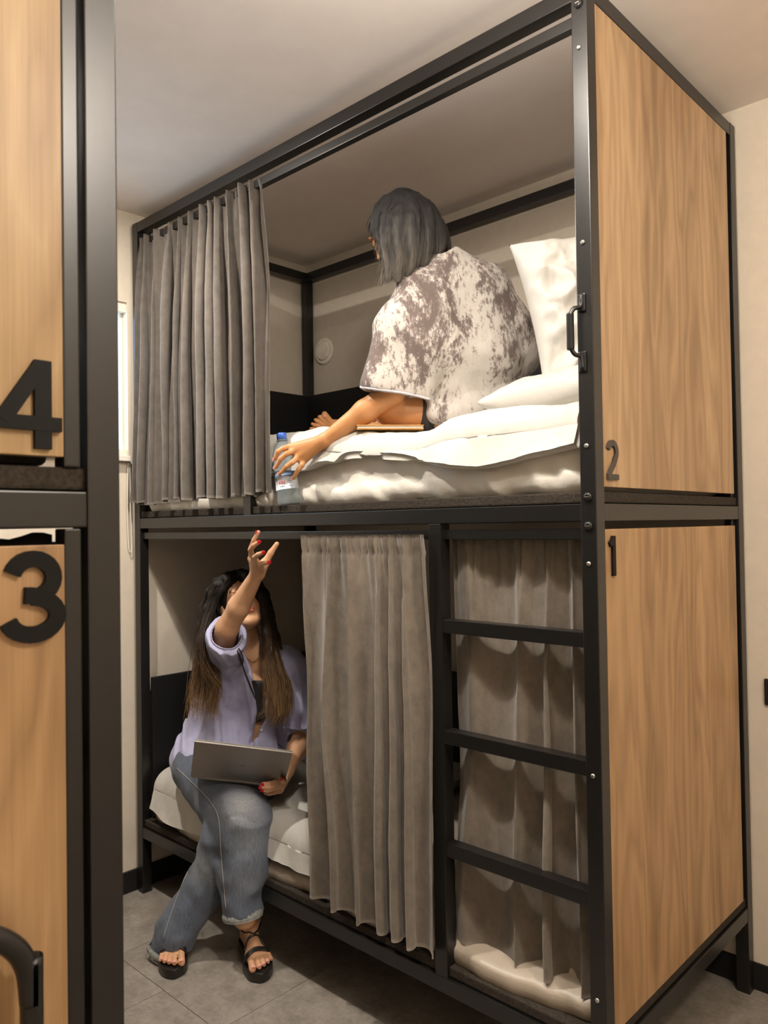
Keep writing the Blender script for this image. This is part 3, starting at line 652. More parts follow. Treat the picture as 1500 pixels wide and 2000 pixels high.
for q in (-1, 1):
    V.cap(pel + VR * q * .07, waist + VR * q * .045, .095, .078, .03); V.cap(waist + VR * q * .045, chest + VR * q * .065, .078, .085, .03); V.cap(chest + VR * q * .065, nk + VR * q * .05 - VU * .03, .085, .05, .03)
V.cap(shR, nk, .048, .045, .03); V.cap(shL, nk, .048, .045, .03); V.chain([nk - VU * .01, nk2], [.055, .050], .02)
for s_, e_, w_ in ((shR, elR, wrR), (shL, elL, wrL)):
    s_, e_, w_ = map(np.array, (s_, e_, w_)); V.cap(s_, e_, .048, .039, .02); V.cap(e_, e_ * .6 + w_ * .4, .038, .037, .015); V.cap(e_ * .6 + w_ * .4, w_, .037, .0225, .015)
V.chain([hpR, knR, anR], [.085, .055, .035], .03); V.chain([hpL, knL, anL], [.085, .055, .036], .03)
hc = np.array((-1.5632, 0.1542, 1.1798)); hF = unit(-VF * .74 + VU * .56 + VR * .33); hU = unit(VU * .72 - VR * .36 + VF * .62)
HP, HA = head(V, hc, hF, hU)
# raised right hand
kn4 = [(-1.2034, -0.0681, 1.3764), (-1.1853, -0.0715, 1.3702), (-1.1730, -0.0666, 1.3619), (-1.1716, -0.0512, 1.3496)]
tips = [[(-1.1836, -0.0846, 1.4107), (-1.1636, -0.0870, 1.4374), (-1.1441, -0.0830, 1.4637)], [(-1.1605, -0.1040, 1.4066), (-1.1316, -0.1115, 1.4218), (-1.1063, -0.1085, 1.4332)], [(-1.1474, -0.0980, 1.3836), (-1.1188, -0.1055, 1.3925), (-1.0896, -0.1057, 1.3994)], [(-1.1429, -0.0794, 1.3616), (-1.1132, -0.0859, 1.3641), (-1.0854, -0.0872, 1.3681)]]
for k_ in kn4: V.cap(wrR, k_, .019, .0115, .010)
V.cap(kn4[0], kn4[3], .011, .011, .008)
for k_, t_ in zip(kn4, tips): V.chain([k_] + t_, [.0098, .0085, .0078, .0066], .003)
th = [(-1.2132, -0.0279, 1.3219), (-1.1960, -0.0194, 1.3593), (-1.1764, -0.0087, 1.3931), (-1.1570, 0.0020, 1.4234)]
V.cap(wrR, th[1], .019, .016, .012); V.chain(th, [.017, .0135, .0105, .0078], .006)
# left hand under the laptop
kl = [(-1.2706, 0.1074, 0.5957), (-1.2695, 0.1018, 0.5849), (-1.2724, 0.0994, 0.5725), (-1.2831, 0.1033, 0.5585)]
tl = [[(-1.2639, 0.0682, 0.6016), (-1.2658, 0.0430, 0.6022), (-1.2743, 0.0212, 0.6041)], [(-1.2612, 0.0614, 0.5898), (-1.2659, 0.0363, 0.5899), (-1.2756, 0.0133, 0.5954)], [(-1.2680, 0.0621, 0.5777), (-1.2702, 0.0395, 0.5778), (-1.2801, 0.0231, 0.5815)], [(-1.2842, 0.0748, 0.5585), (-1.2826, 0.0556, 0.5603), (-1.2888, 0.0428, 0.5640)]]
for k_ in kl: V.cap(wrL, k_, .020, .012, .010)
for k_, t_ in zip(kl, tl): V.chain([k_] + t_, [.0098, .0085, .0078, .0066], .003)
V.chain([(-1.2781, 0.1207, 0.6069), (-1.2470, 0.0951, 0.6038), (-1.2325, 0.0743, 0.6085), (-1.2282, 0.0643, 0.6188)], [.014, .011, .009, .0075], .005)
# feet
def foot(V, heel, toe, side, h0):
    heel = np.array(heel, float); toe = np.array(toe, float); d = unit(toe - heel); z = npv(0, 0, 1); s = np.cross(d, z) * side; L = np.linalg.norm(toe - heel)   # s towards the big toe
    Q = lambda a, b, c: heel + d * a * L + s * b + z * (h0 + c)
    V.cap(Q(.10, 0, .022), Q(.16, 0, .075), .026, .032, .015); V.cap(Q(.16, 0, .070), Q(.60, .006, .030), .030, .020, .025)
    V.cap(Q(.10, 0, .020), Q(.66, -.020, .014), .021, .014, .02); V.cap(Q(.12, 0, .020), Q(.68, .022, .016), .021, .016, .02); V.cap(Q(.68, .022, .016), Q(.64, -.024, .013), .015, .012, .02)
    T = [(.0275, .97, .0122, .0128), (.0065, .965, .0088, .0086), (-.0095, .93, .0080, .0080), (-.0240, .885, .0076, .0076), (-.0370, .83, .0072, .0074)]; out = []
    for b, a, r0, r1 in T:
        V.cap(Q(.68, b * .95, .015), Q(a - .12, b * 1.04, .016), r0 * .95, r0 * .86, .004); V.cap(Q(a - .12, b * 1.04, .016), Q(a - .02, b * 1.08, .010), r0 * .86, r1 * .95, .0015); out.append((Q(a + .005, b, .019), d, r1))
    return Q, out
QR, TR = foot(V, (-1.412, .050, 0), (-1.195, -.050, 0), 1, .030)
QL, TL = foot(V, (-1.625, -.105, 0), (-1.432, -.238, 0), -1, .030)
QR_, QL_ = QR, QL
V.cap(anR, QR(.15, 0, .07), .036, .033, .02); V.cap(anL, QL(.15, 0, .07), .036, .033, .02)
def tintA(Vv, T):
    for p in tips + tl: T = blend(Vv, T, p[-1], .016, lin((222, 150, 124)), .8)
    T = blend(Vv, T, HP(0, .090, -.0545), .022, lin((176, 98, 84)), .25); T = blend(Vv, T, HP(.012, .088, -.061), .012, lin((176, 98, 84)), .3); T = blend(Vv, T, HP(-.012, .088, -.061), .012, lin((176, 98, 84)), .3)
    for q in (-1, 1): T = blend(Vv, T, HP(q * .036, .07, -.03), .03, lin((214, 150, 118)), .9)
    for e in (elR, elL): T = blend(Vv, T, np.array(e), .06, lin((190, 134, 100)), .9)
    for t in TR + TL: T = blend(Vv, T, t[0], .018, lin((216, 150, 118)), .8)
    return T
VA = V
pl(link('body', V.mesh('body', tintA, SK), 'skin'), A_)
for p in tips[1:] : nail(A_, V, np.array(p[-1]) - VF * .006, np.array(p[-1]) - np.array(p[-2]), .0048, .0062, 'red')
nail(A_, V, np.array(tips[0][-1]) - VR * .008, np.array(tips[0][-1]) - np.array(tips[0][-2]), .0045, .006, 'red')
for p in tl[:3]: nail(A_, V, np.array(p[-1]) - VF * .006, np.array(p[-1]) - np.array(p[-2]), .0045, .006, 'red')
nail(A_, V, np.array((-1.2151, 0.0559, 0.6254)), VU, .0045, .0055, 'red')
for t in TR + TL: nail(A_, V, t[0] + npv(0, 0, .006), t[1], t[2] * .5, t[2] * .55, 'nail')
for q in (-1, 1):
    pts = [V.snap(HP(q * a, .10, b), .0006) for a, b in ((.012, .024), (.022, .030), (.034, .032), (.046, .025))]; tube('eyebrow', pts, [.0014, .0024, .0022, .0008], 'brow', A_, 12, 6)
    pts = [V.snap(HP(q * a, .10, b), .0004) for a, b in ((.018, -.001), (.026, -.005), (.036, -.005), (.045, .001))]; tube('eyelash', pts, [.0008, .0013, .0013, .0008], 'brow', A_, 12, 6)
tube('necklace', sline(V, ((-1.5536, 0.1399, 1.0060), (-1.5235, 0.1411, 0.9917), (-1.4990, 0.1508, 0.9777), (-1.4878, 0.1613, 0.9813), (-1.4815, 0.1806, 0.9985)), 34, .0012), .0011, 'gold', A_, 26, 6)
# jeans
J = Vol((-2.0, -.40, .03), (-1.05, .42, .82), .004)
for q in (-1, 1): J.cap(pel + VR * q * .075, pel + VR * q * .06 + VF * .02 + VU * .02, .106, .096, .03)
J.chain([(-1.6863, 0.0528, 0.5710), (-1.4820, 0.0133, 0.5083), (-1.3358, -0.0270, 0.4829)], [.108, .100, .092], .03)
J.chain([(-1.3358, -0.0270, 0.4829), (-1.3298, -0.0249, 0.3451), (-1.3076, -0.0414, 0.1871)], [.092, .080, .066], .03)
J.chain([(-1.5316, 0.2126, 0.5606), knL], [.10, .080], .03)
J2 = Vol((-2.0, -.40, .03), (-1.05, .42, .82), .004)
J2.chain([knL, (-1.4664, -0.0758, 0.2522), (-1.5394, -0.1542, 0.0808), (-1.5527, -0.1726, 0.0377)], [.082, .066, .066, .064], .03)
J.merge(J2, .012)
J.disp(lambda P: -.007 * ridge(np.stack([P[:, 0] * 6, P[:, 1] * 6, P[:, 2] * 13 + P[:, 0] * 8], 1), 3) - .007 * vnoise(P * npv(9, 9, 13), 5) - .004 * vnoise(P * 26, 8))
hR = np.array((-1.3054, -0.0432, 0.1783)); axR = unit(hR - np.array((-1.3298, -0.0249, 0.3451))); hL = np.array((-1.5577, -0.1797, 0.0212)); axL = unit(hL - np.array((-1.5394, -0.1542, 0.0808)))
axR = unit(axR + VR * .10); axL = unit(axL - VU * .6)
J.cut(hR, axR, (hR - .10) * (1, 1, 0) + npv(0, 0, .03), hR + npv(.10, .10, .08)); J.cut(hL, axL, (hL - .12) * (1, 1, 0) + npv(0, 0, .03), hL + npv(.12, .12, .05))
J.cap(hR - axR * .05, hR + axR * .05, .052, .052, .004, 'sub'); J.cap(hL - axL * .04, hL + axL * .05, .050, .050, .004, 'sub')
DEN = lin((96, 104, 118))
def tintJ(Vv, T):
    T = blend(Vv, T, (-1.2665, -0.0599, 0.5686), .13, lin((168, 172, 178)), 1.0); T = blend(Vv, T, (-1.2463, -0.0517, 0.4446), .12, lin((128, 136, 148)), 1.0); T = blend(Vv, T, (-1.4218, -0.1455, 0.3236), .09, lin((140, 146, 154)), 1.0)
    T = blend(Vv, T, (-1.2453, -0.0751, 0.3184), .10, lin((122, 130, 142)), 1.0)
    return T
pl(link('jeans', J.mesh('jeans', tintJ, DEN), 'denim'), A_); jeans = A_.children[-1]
def cuff(parent, h, ax, r, hgt, m, nm, seed):
    u, v_, d = frame_to(ax); n = 56; k = 9; t = np.linspace(0, 2 * math.pi, n)[:, None]; s = np.linspace(0, 1, k)[None, :]
    rr = r + .0030 * np.sin(np.pi * s) + .004 * vnoise(np.stack(np.broadcast_arrays(np.cos(t) * 2, np.sin(t) * 2, s * 0), -1), seed) + .0010 * np.sin(t * 30)
    G = h + (rr * np.cos(t))[..., None] * u + (rr * np.sin(t))[..., None] * v_ + ((s - .55) * hgt)[..., None] * d
    o = link(nm, grid_mesh(nm, G, .004), m); pl(o, parent); return o
M['cufflight'] = simple('rolled_denim_inside', rgb(150, 152, 150), .9, 0, .2, .3, 90, .4)
cuff(A_, hR, axR, .0665, .026, 'cufflight', 'rolled_cuff', 2); cuff(A_, hL, axL, .066, .022, 'cufflight', 'rolled_cuff', 4)
tube('seam', sline(J, ((-1.6772, -0.0630, 0.5963), (-1.5757, -0.0486, 0.5491), (-1.4511, -0.0680, 0.5227), (-1.3650, -0.0961, 0.4953), (-1.3454, -0.1027, 0.3998), (-1.3246, -0.1083, 0.3058), (-1.3036, -0.1140, 0.2219)), 34, .0008), .0010, 'thread', A_, 60, 6)
tube('seam', sline(J, ((-1.4377, -0.1609, 0.3412), (-1.4674, -0.1868, 0.2553), (-1.4920, -0.2079, 0.1694), (-1.5114, -0.2244, 0.0920)), 34, .0008), .0009, 'thread', A_, 30, 6)
# shirt
Bv = Vol((-2.0, -.20, .44), (-1.15, .48, 1.24), .0036)
for q in (-1, 1):
    Bv.cap(pel + VR * q * .085 + VU * .03, waist + VR * q * .065, .112, .096, .04); Bv.cap(waist + VR * q * .065, chest + VR * q * .078, .096, .100, .04); Bv.cap(chest + VR * q * .078, nk + VR * q * .075 - VU * .035, .100, .060, .04)
Bv.cap(pel - VR * .15 + VU * .02 - VF * .01, chest - VR * .10, .085, .06, .04)
for q in (-1, 1): Bv.cap(pel + VR * q * .07 - VF * .045 + VU * .01, waist + VR * q * .06 - VF * .02, .10, .09, .04)
Bv.cap(shR, nk - VU * .015, .060, .050, .03); Bv.cap(shL, nk - VU * .015, .062, .052, .03)
cR = np.array((-1.4296, -0.0134, 1.0960)); aR = unit(np.array(elR) - np.array(shR)); Bv.cap(shR, cR, .062, .056, .03); Bv.cap(chest - VR * .11, cR, .05, .045, .05)
eL = np.array(elL); Bv.chain([shL, eL - VU * .03, eL + VU * .005 - VF * .03], [.062, .056, .056], .03)
Bv.disp(lambda P: -.011 * ridge(np.stack([P @ VR * 19 + P @ VU * 2, P @ VF * 5, P @ VU * 3.0], 1), 4) - .006 * vnoise(np.stack([P @ VR * 9, P @ VF * 9, P @ VU * 5], 1), 6) - .0055 * ridge(np.stack([P @ VR * 36 + P @ VU * 5, P @ VF * 8, P @ VU * 6], 1), 9) - .003 * vnoise(P * 34, 7))
Bv.cut(cR + aR * .012, aR, cR - .09, cR + .09); aL = unit(np.array(wrL) - eL); Bv.cut(eL + aL * .030, aL, eL - .09 , eL + npv(.09, .09, .04))
Bv.cap(cR - aR * .06, cR + aR * .06, .049, .051, .003, 'sub'); Bv.cap(eL - VU * .0, eL + aL * .08, .046, .049, .003, 'sub')
Bv.chain([(-1.4993, 0.1479, 1.0868), (-1.4668, 0.1264, 0.9695), (-1.4543, 0.1410, 0.8560)], [.055, .030, .016], .01, 'sub'); Bv.chain([(-1.4525, 0.1422, 0.8748), (-1.4533, 0.1437, 0.7805), (-1.4674, 0.1323, 0.7052), (-1.4771, 0.1247, 0.6394)], [.013, .014, .010, .007], .008, 'sub')
for d_ in (-.06, 0, .05, .09): Bv.chain([np.array((-1.4925, 0.1560, 1.0197)) + VF * d_, np.array((-1.4805, 0.1693, 0.9333)) + VF * d_, np.array((-1.4755, 0.1761, 0.8471)) + VF * d_, np.array((-1.4831, 0.1711, 0.7611)) + VF * d_ * .7, np.array((-1.5032, 0.1542, 0.6754)) + VF * d_ * .6], [.046, .036, .026, .021, .014], .006, 'sub')
Bv.cap(nk - VU * .0, nk + VU * .12, .056, .06, .01, 'sub')
BL = lin((180, 181, 214))
pl(link('blouse', Bv.mesh('blouse', None, BL), 'blouse'), A_)
def ring(parent, c, ax, r, nm, m, hgt, seed):
    return cuff(parent, c, ax, r, hgt, m, nm, seed)
M['cuffb'] = simple('folded_lavender_cuff', rgb(182, 182, 212), .8, ns=60)
ring(A_, cR + aR * .010, aR, .0555, 'sleeve_cuff', 'cuffb', .018, 5); ring(A_, eL + aL * .028, aL, .056, 'sleeve_cuff', 'cuffb', .030, 6)
cm = Vol((-1.80, -.10, .66), (-1.30, .40, 1.0), .004)
for q in (-1, 1):
    cm.cap(waist + VR * q * .045, chest + VR * q * .060 + VU * .02, .091, .097, .03)
cm.cut(np.array((-1.4665, 0.1558, 0.9029)), VU); cm.cut(np.array((-1.4976, 0.1286, 0.8142)), -VR); cm.cut(np.array((-1.4933, 0.1619, 0.7421)), -VU)
pl(link('camisole', cm.mesh('camisole'), 'camisole'), A_)
tube('ribbon', sline(Bv, ((-1.4657, 0.0712, 1.0182), (-1.4503, 0.0730, 0.9789), (-1.4417, 0.0820, 0.9416), (-1.4387, 0.0996, 0.8967), (-1.4356, 0.1174, 0.8552)), 34, .002), [.0018, .0022, .0028, .003, .0016], 'camisole', A_, 30, 6)
tube('ribbon', sline(Bv, ((-1.4679, 0.0686, 1.0406), (-1.4602, 0.0763, 1.0218), (-1.4568, 0.0802, 0.9957), (-1.4612, 0.0764, 0.9809), (-1.4661, 0.0713, 1.0033), (-1.4708, 0.0661, 1.0332)), 34, .004), .0022, 'camisole', A_, 30, 6)
b0 = Bv.snap((-1.4489, 0.1490, 0.7332), .001); nb = Bv.nrm(b0); pl(link('button', cyl_mesh('button', [(b0, .0055, nb), (b0 + nb * .002, .0055, nb), (b0 + nb * .003, .0035, nb)], 16), 'white'), A_)
# hair
hv = Vol((-1.95, -.20, .70), (-1.15, .45, 1.36), .0034)
X_, F_, U_ = HA
hv.ell(HP(0, -.022, .036), (.084, .097, .090), HA, .01)
hv.cap(HP(0, -.06, .0), HP(0, -.115, -.10), .065, .05, .03)
hv.ell(HP(0, .110, -.030), (.060, .085, .098), HA, .012, 'sub')
gL = [[HP(.01, .05, .112), (-1.5812, 0.0661, 1.2799), (-1.6448, 0.0492, 1.2013), (-1.6359, 0.0193, 1.0801), (-1.6237, -0.0078, 0.9708), (-1.6236, -0.0330, 0.8806), (-1.6441, -0.0363, 0.7844)],
      [HP(.01, .055, .108), (-1.5618, 0.0570, 1.2717), (-1.5996, 0.0369, 1.1991), (-1.5791, 0.0039, 1.0866), (-1.5587, -0.0155, 0.9792), (-1.5692, -0.0229, 0.8770), (-1.5925, -0.0285, 0.7687)],
      [HP(.01, .06, .104), (-1.5508, 0.0538, 1.2629), (-1.5831, 0.0390, 1.1866), (-1.5428, -0.0030, 1.0812), (-1.5145, -0.0015, 0.9914), (-1.5278, 0.0019, 0.8970), (-1.5607, 0.0009, 0.7905)],
      [HP(.01, .06, .104), (-1.5482, 0.0565, 1.2572), (-1.5606, 0.0192, 1.1803), (-1.4959, -0.0687, 1.0839), (-1.4860, -0.0639, 0.9852), (-1.4773, -0.0195, 0.9072), (-1.5066, -0.0177, 0.8299), (-1.5001, 0.0033, 0.7813)]]
gR = [[HP(-.01, .06, .104), (-1.4815, 0.1327, 1.2739), (-1.4711, 0.1854, 1.2057), (-1.4770, 0.1958, 1.1122), (-1.4584, 0.1748, 1.0016), (-1.4376, 0.1691, 0.9101), (-1.4348, 0.1605, 0.8084), (-1.4600, 0.1373, 0.7844)],
      [HP(-.01, .058, .106), (-1.4948, 0.1475, 1.2800), (-1.4737, 0.1827, 1.2135), (-1.4651, 0.1935, 1.1038), (-1.4448, 0.1879, 0.9918), (-1.4133, 0.1925, 0.8907), (-1.4058, 0.2018, 0.7958), (-1.4303, 0.1799, 0.7490)],
      [HP(-.01, .055, .108), (-1.5081, 0.1623, 1.2863), (-1.4840, 0.2004, 1.2173), (-1.4700, 0.2166, 1.0913), (-1.4479, 0.2265, 0.9767), (-1.4150, 0.2325, 0.8745), (-1.4064, 0.2289, 0.7907), (-1.4161, 0.2070, 0.7517)],
      [HP(-.01, .05, .110), (-1.5324, 0.1806, 1.2844), (-1.5052, 0.2217, 1.2146), (-1.4935, 0.2498, 1.0761), (-1.4627, 0.2679, 0.9597), (-1.4273, 0.2623, 0.8680), (-1.4241, 0.2534, 0.7931), (-1.4283, 0.2365, 0.7573)]]
for g in gL[:2] + gR[1:]: 
    Q = catmull(g, 12)[:10]; hv.chain(list(Q), list(np.linspace(.016, .018, 5)) + list(np.linspace(.017, .004, 5)), .015)
hv.disp(lambda P: -.0035 * vnoise(np.stack([P @ VR * 120, P @ VF * 120, P @ VU * 9], 1), 2) - .003 * vnoise(np.stack([P @ VR * 50, P @ VF * 50, P @ VU * 6], 1), 3))
ho = link('hair', hv.mesh('hair', smooth=1), 'hair_brown')
s1 = strands('hair', gL, 800, .0013, 'hair_brown', A_, .0085, 2, 22, .012, cut=(.8, 1.04)); s2 = strands('hair', gR, 800, .0013, 'hair_brown', A_, .0085, 3, 22, .012, cut=(.8, 1.04))
gt = []
for a in np.linspace(-1, 1, 9):
    gt.append([HP(.0, .045, .115), HP(a * .05, .0 - .03 * (1 - abs(a)), .122 - .02 * abs(a)), HP(a * .082, -.04, .075), HP(a * .088, -.06, .0), HP(a * .08, -.075, -.07)])
s3 = strands('hair', gt, 260, .0016, 'hair_brown', A_, .004, 4, 16, .002)
join_meshes('hair', [ho, s1, s2, s3], 'hair_brown', A_)
# sandals: each a thing of its own, worn on the feet
def sandal(Q, V, side, label, T):
    R_ = thing('sandal', label, 'sandal', tuple(Q(.5, 0, -.03)), 'sandals on the seated woman'); 
    out = [(-.02, 0), (-.01, .026), (.10, .036), (.30, .036), (.50, .040), (.68, .047), (.85, .046), (.97, .036), (1.045, .014), (1.05, -.002), (1.0, -.022), (.90, -.038), (.78, -.047), (.62, -.047), (.40, -.037), (.20, -.034), (.05, -.030), (-.015, -.014)]
    C = np.array([(a, b) for a, b in out]); n = 72; CC = catmull([np.array((a, b, 0)) for a, b in list(out) + [out[0]]], n + 1)[:-1]
    lv = [(-.030, .94), (-.027, 1.0), (-.008, 1.0), (-.004, .985), (.001, .975), (.002, .93), (-.001, .88)]; Vs = []; F = []
    ctr = np.array((.52, 0))
    for z, s in lv:
        for p in CC: a = ctr[0] + (p[0] - ctr[0]) * (1 - (1 - s) * .35); b = p[1] * s; Vs.append(tuple(Q(a, b, z)))
    for i in range(len(lv) - 1):
        for k in range(n): k2 = (k + 1) % n; F.append((i * n + k, i * n + k2, (i + 1) * n + k2, (i + 1) * n + k))
    F.append(tuple(range(n))[::-1]); F.append(tuple(range((len(lv) - 1) * n, len(lv) * n)))
    me = bpy.data.meshes.new('sole'); me.from_pydata(Vs, [], F); me.update(); bm = bmesh.new(); bm.from_mesh(me); bmesh.ops.recalc_face_normals(bm, faces=bm.faces[:]); bm.to_mesh(me); bm.free()
    for p in me.polygons: p.use_smooth = len(p.vertices) == 4
    pl(link('sole', me, 'leather'), R_)
    def st(nm, P, r, n=26): return tube(nm, [V.snap(Q(*p), r * .6) for p in P], r, 'leather', R_, n, 8)
    st('toe_strap', [(.70, .044, .004), (.72, .034, .03), (.71, .010, .045), (.69, -.014, .04), (.66, -.036, .025), (.64, -.045, .004)], .0048); st('toe_strap', [(.735, .045, .004), (.755, .034, .03), (.745, .010, .045), (.725, -.014, .04), (.70, -.036, .025), (.675, -.045, .004)], .0042)
    st('cross_strap', [(.60, -.046, .006), (.56, -.034, .03), (.50, -.012, .05), (.44, .008, .06), (.36, .020, .07), (.25, .036, .08)], .0026)
    st('cross_strap', [(.62, .046, .006), (.57, .036, .03), (.50, .016, .052), (.44, -.006, .06), (.36, -.020, .065), (.24, -.038, .07)], .0026)
    st('cross_strap', [(.46, -.040, .01), (.47, -.020, .045), (.50, .0, .055), (.52, .020, .05), (.50, .040, .02)], .0026)
    st('ankle_strap', [(.02, .0, .075), (.06, .030, .075), (.20, .040, .085), (.30, .012, .095), (.22, -.034, .085), (.08, -.032, .075), (.02, -.002, .075)], .0028, 40)
    return R_
sandal(QR, VA, 1, 'black strappy sandal on her right foot, nearer the bed rail', TR)
sandal(lambda a, b, c: QL(a, b, c), VA, -1, 'black strappy sandal on her left foot, half under the rolled jeans', TL)
# laptop
bl = np.array((-1.4683, -0.1418, 0.6327)); br = np.array((-1.2658, 0.1055, 0.5777)); tl_ = np.array((-1.3232, -0.1943, 0.7867)); tr_ = np.array((-1.1471, 0.0349, 0.7344))
u_ = unit((br - bl) + (tr_ - tl_)); c0 = (bl + br + tl_ + tr_) / 4; v_ = (tl_ + tr_ - bl - br) / 2; v_ = unit(v_ - u_ * (u_ @ v_)); w3 = np.cross(u_, v_)
if w3 @ VF > 0: w3 = -w3
hw, hh = .158, .104
lp = thing('laptop', 'thin grey laptop held open on her lap, lid back towards the viewer', 'laptop', tuple(c0 - v_ * hh))
def slab(nm, c, ax, hs, m, parent, bev):
    bm = bmesh.new(); r = bmesh.ops.create_cube(bm, size=2)
    for q in r['verts']: q.co = Vector(np.array(c) + sum(q.co[i] * hs[i] * np.array(ax[i]) for i in range(3)))
    if bev: bmesh.ops.bevel(bm, geom=bm.edges[:], offset=bev, segments=3, affect='EDGES')
    bmesh.ops.recalc_face_normals(bm, faces=bm.faces[:]); me = bpy.data.meshes.new(nm); bm.to_mesh(me); bm.free(); o = link(nm, me, m); pl(o, parent); return o
lid = slab('lid', c0, (u_, v_, w3), (hw, hh, .003), 'silver', lp, .0022)
slab('screen', c0 - w3 * .0032, (u_, v_, w3), (hw - .008, hh - .009, .0006), 'darkglass', lid, 0)
slab('emblem', c0 + w3 * .0032 + u_ * .006 - v_ * .004, (u_, v_, w3), (.011, .0022, .0003), 'faint', lid, 0)
bd = unit(VF * .96 + VU * .10); bd = unit(bd - u_ * (bd @ u_)); bn = np.cross(u_, bd); bn = bn if bn[2] > 0 else -bn
hinge = c0 - v_ * hh - w3 * .002
base = slab('base', hinge + bd * .098 - bn * .006, (u_, bd, bn), (hw, .098, .0065), 'silver', lp, .003)
slab('keyboard', hinge + bd * .070 + bn * .0006, (u_, bd, bn), (hw - .02, .045, .0006), 'darkglass', base, 0)
cyl('hinge', hinge - u_ * .12, hinge + u_ * .12, .005, 'plastic', lp, seg=12)
# ---------------------------------------------------------------- woman on the upper bunk
B_ = thing('person', 'woman in tie-dye top seen from behind, leaning out of the upper bunk to a bottle', 'person', (-.66, .37, 1.75))
pel = np.array((-0.6891, 0.4117, 1.8721)); mid = np.array((-0.6760, 0.4268, 2.0412)); chest = np.array((-0.6839, 0.3948, 2.2059)); nk = np.array((-0.6904, 0.3103, 2.3189)); hc = np.array((-0.7896, 0.2145, 2.4177))
shL = np.array((-0.7101, 0.2053, 2.2023)); elL = np.array((-0.7504, 0.1336, 1.8885)); wrL = np.array((-0.9459, 0.0282, 1.7496)); shR = np.array((-0.6247, 0.4907, 2.2553)); elR = np.array((-0.6277, 0.5620, 2.0278)); wrR = np.array((-0.9033, 0.3609, 1.8746)); shR = np.array((-0.6443, 0.4594, 2.2190))
V = Vol((-1.75, -.08, 1.60), (-.25, .92, 2.66), .0036)
for q in (-1, 1):
    V.cap(pel + VR * q * .07, mid + VR * q * .045, .095, .078, .03); V.cap(mid + VR * q * .045, chest + VR * q * .06, .078, .085, .03); V.cap(chest + VR * q * .06, nk + VR * q * .04 - VU * .04, .085, .045, .03)
V.cap(shL, nk - VU * .03, .048, .045, .03); V.cap(shR, nk - VU * .03, .048, .045, .03); V.cap(nk - VU * .03, hc - VU * .05 + VR * .02, .052, .050, .02)
V.chain([shL, elL, elL * .6 + wrL * .4, wrL], [.045, .037, .036, .0215], .015); V.chain([shR, elR, wrR], [.045, .037, .024], .015)
hF = unit(-VR * .66 + VF * .62 - VU * .36); hU = unit(VU * .95 - VR * .28); HPB, HAB = head(V, hc, hF, hU)
kn = [(-1.0559, -0.0201, 1.7343), (-1.0401, -0.0187, 1.7201), (-1.0260, -0.0118, 1.7014), (-1.0219, -0.0007, 1.6854)]
fg = [[(-1.0648, -0.0381, 1.7307), (-1.0770, -0.0534, 1.7192), (-1.0925, -0.0538, 1.6957)], [(-1.0469, -0.0427, 1.7110), (-1.0614, -0.0560, 1.6951), (-1.0829, -0.0578, 1.6687)], [(-1.0314, -0.0329, 1.6828), (-1.0462, -0.0439, 1.6703), (-1.0751, -0.0499, 1.6473)], [(-1.0122, -0.0091, 1.6746), (-1.0208, -0.0169, 1.6601), (-1.0433, -0.0196, 1.6336)]]
for a in kn: V.cap(wrL, a, .019, .0115, .010)
V.cap(kn[0], kn[3], .010, .010, .008)
for a, t in zip(kn, fg): V.chain([a] + t, [.0100, .0088, .0080, .0068], .003)
V.chain([(-0.9907, 0.0205, 1.7398), (-1.0448, 0.0244, 1.7446), (-1.0922, 0.0211, 1.7416), (-1.1212, 0.0146, 1.7300)], [.015, .0125, .010, .008], .006)
# right hand resting on the notebook
V.cap(wrR, (-0.9248, 0.2861, 1.8558), .020, .018, .01)
for a, b in (((-0.9136, 0.2691, 1.8564), (-0.8979, 0.2297, 1.8272)), ((-0.9299, 0.2813, 1.8559), (-0.9392, 0.2457, 1.8295)), ((-0.9461, 0.2935, 1.8589), (-0.9631, 0.2505, 1.8324)), ((-0.9623, 0.3056, 1.8618), (-0.9846, 0.2576, 1.8388))): V.chain([a, (np.array(a) + np.array(b)) / 2 + VU * .004, b], [.010, .009, .007], .004)
V.chain([(-0.9061, 0.2762, 1.8563), (-0.8924, 0.2414, 1.8412), (-0.8945, 0.2261, 1.8231)], [.011, .009, .0075], .004)
V.chain([(-0.6834, 0.3492, 1.8352), (-0.7774, 0.2193, 1.8365), (-0.8104, 0.1880, 1.8437)], [.075, .052, .048], .03); V.chain([(-0.8104, 0.1880, 1.8437), (-0.7647, 0.3561, 1.7906)], [.045, .036], .02)
V.chain([(-0.7267, 0.4458, 1.8423), (-0.9840, 0.3689, 1.8090), (-1.1999, 0.3574, 1.8248)], [.075, .050, .034], .03)
ft = [(-1.1998, 0.3574, 1.8286), (-1.2133, 0.3444, 1.8402), (-1.2296, 0.3288, 1.8480)]; V.chain(ft, [.032, .028, .024], .015)
for a, b, q in (((-1.2261, 0.3181, 1.8581), (-1.2358, 0.2945, 1.8890), .0115), ((-1.2358, 0.3091, 1.8527), (-1.2496, 0.2817, 1.8799), .0078), ((-1.2415, 0.3040, 1.8453), (-1.2608, 0.2714, 1.8689), .0072), ((-1.2458, 0.3001, 1.8360), (-1.2693, 0.2637, 1.8541), .0069), ((-1.2474, 0.2988, 1.8247), (-1.2738, 0.2599, 1.8373), .0066)): V.cap(a, b, q * 1.05, q, .0015)
SKB = lin((196, 140, 92))
def tintB(Vv, T):
    for p in fg: T = blend(Vv, T, p[-1], .014, lin((188, 128, 96)), .8)
    return T
pl(link('body', V.mesh('body', tintB, SKB), 'skin'), B_); VB = V
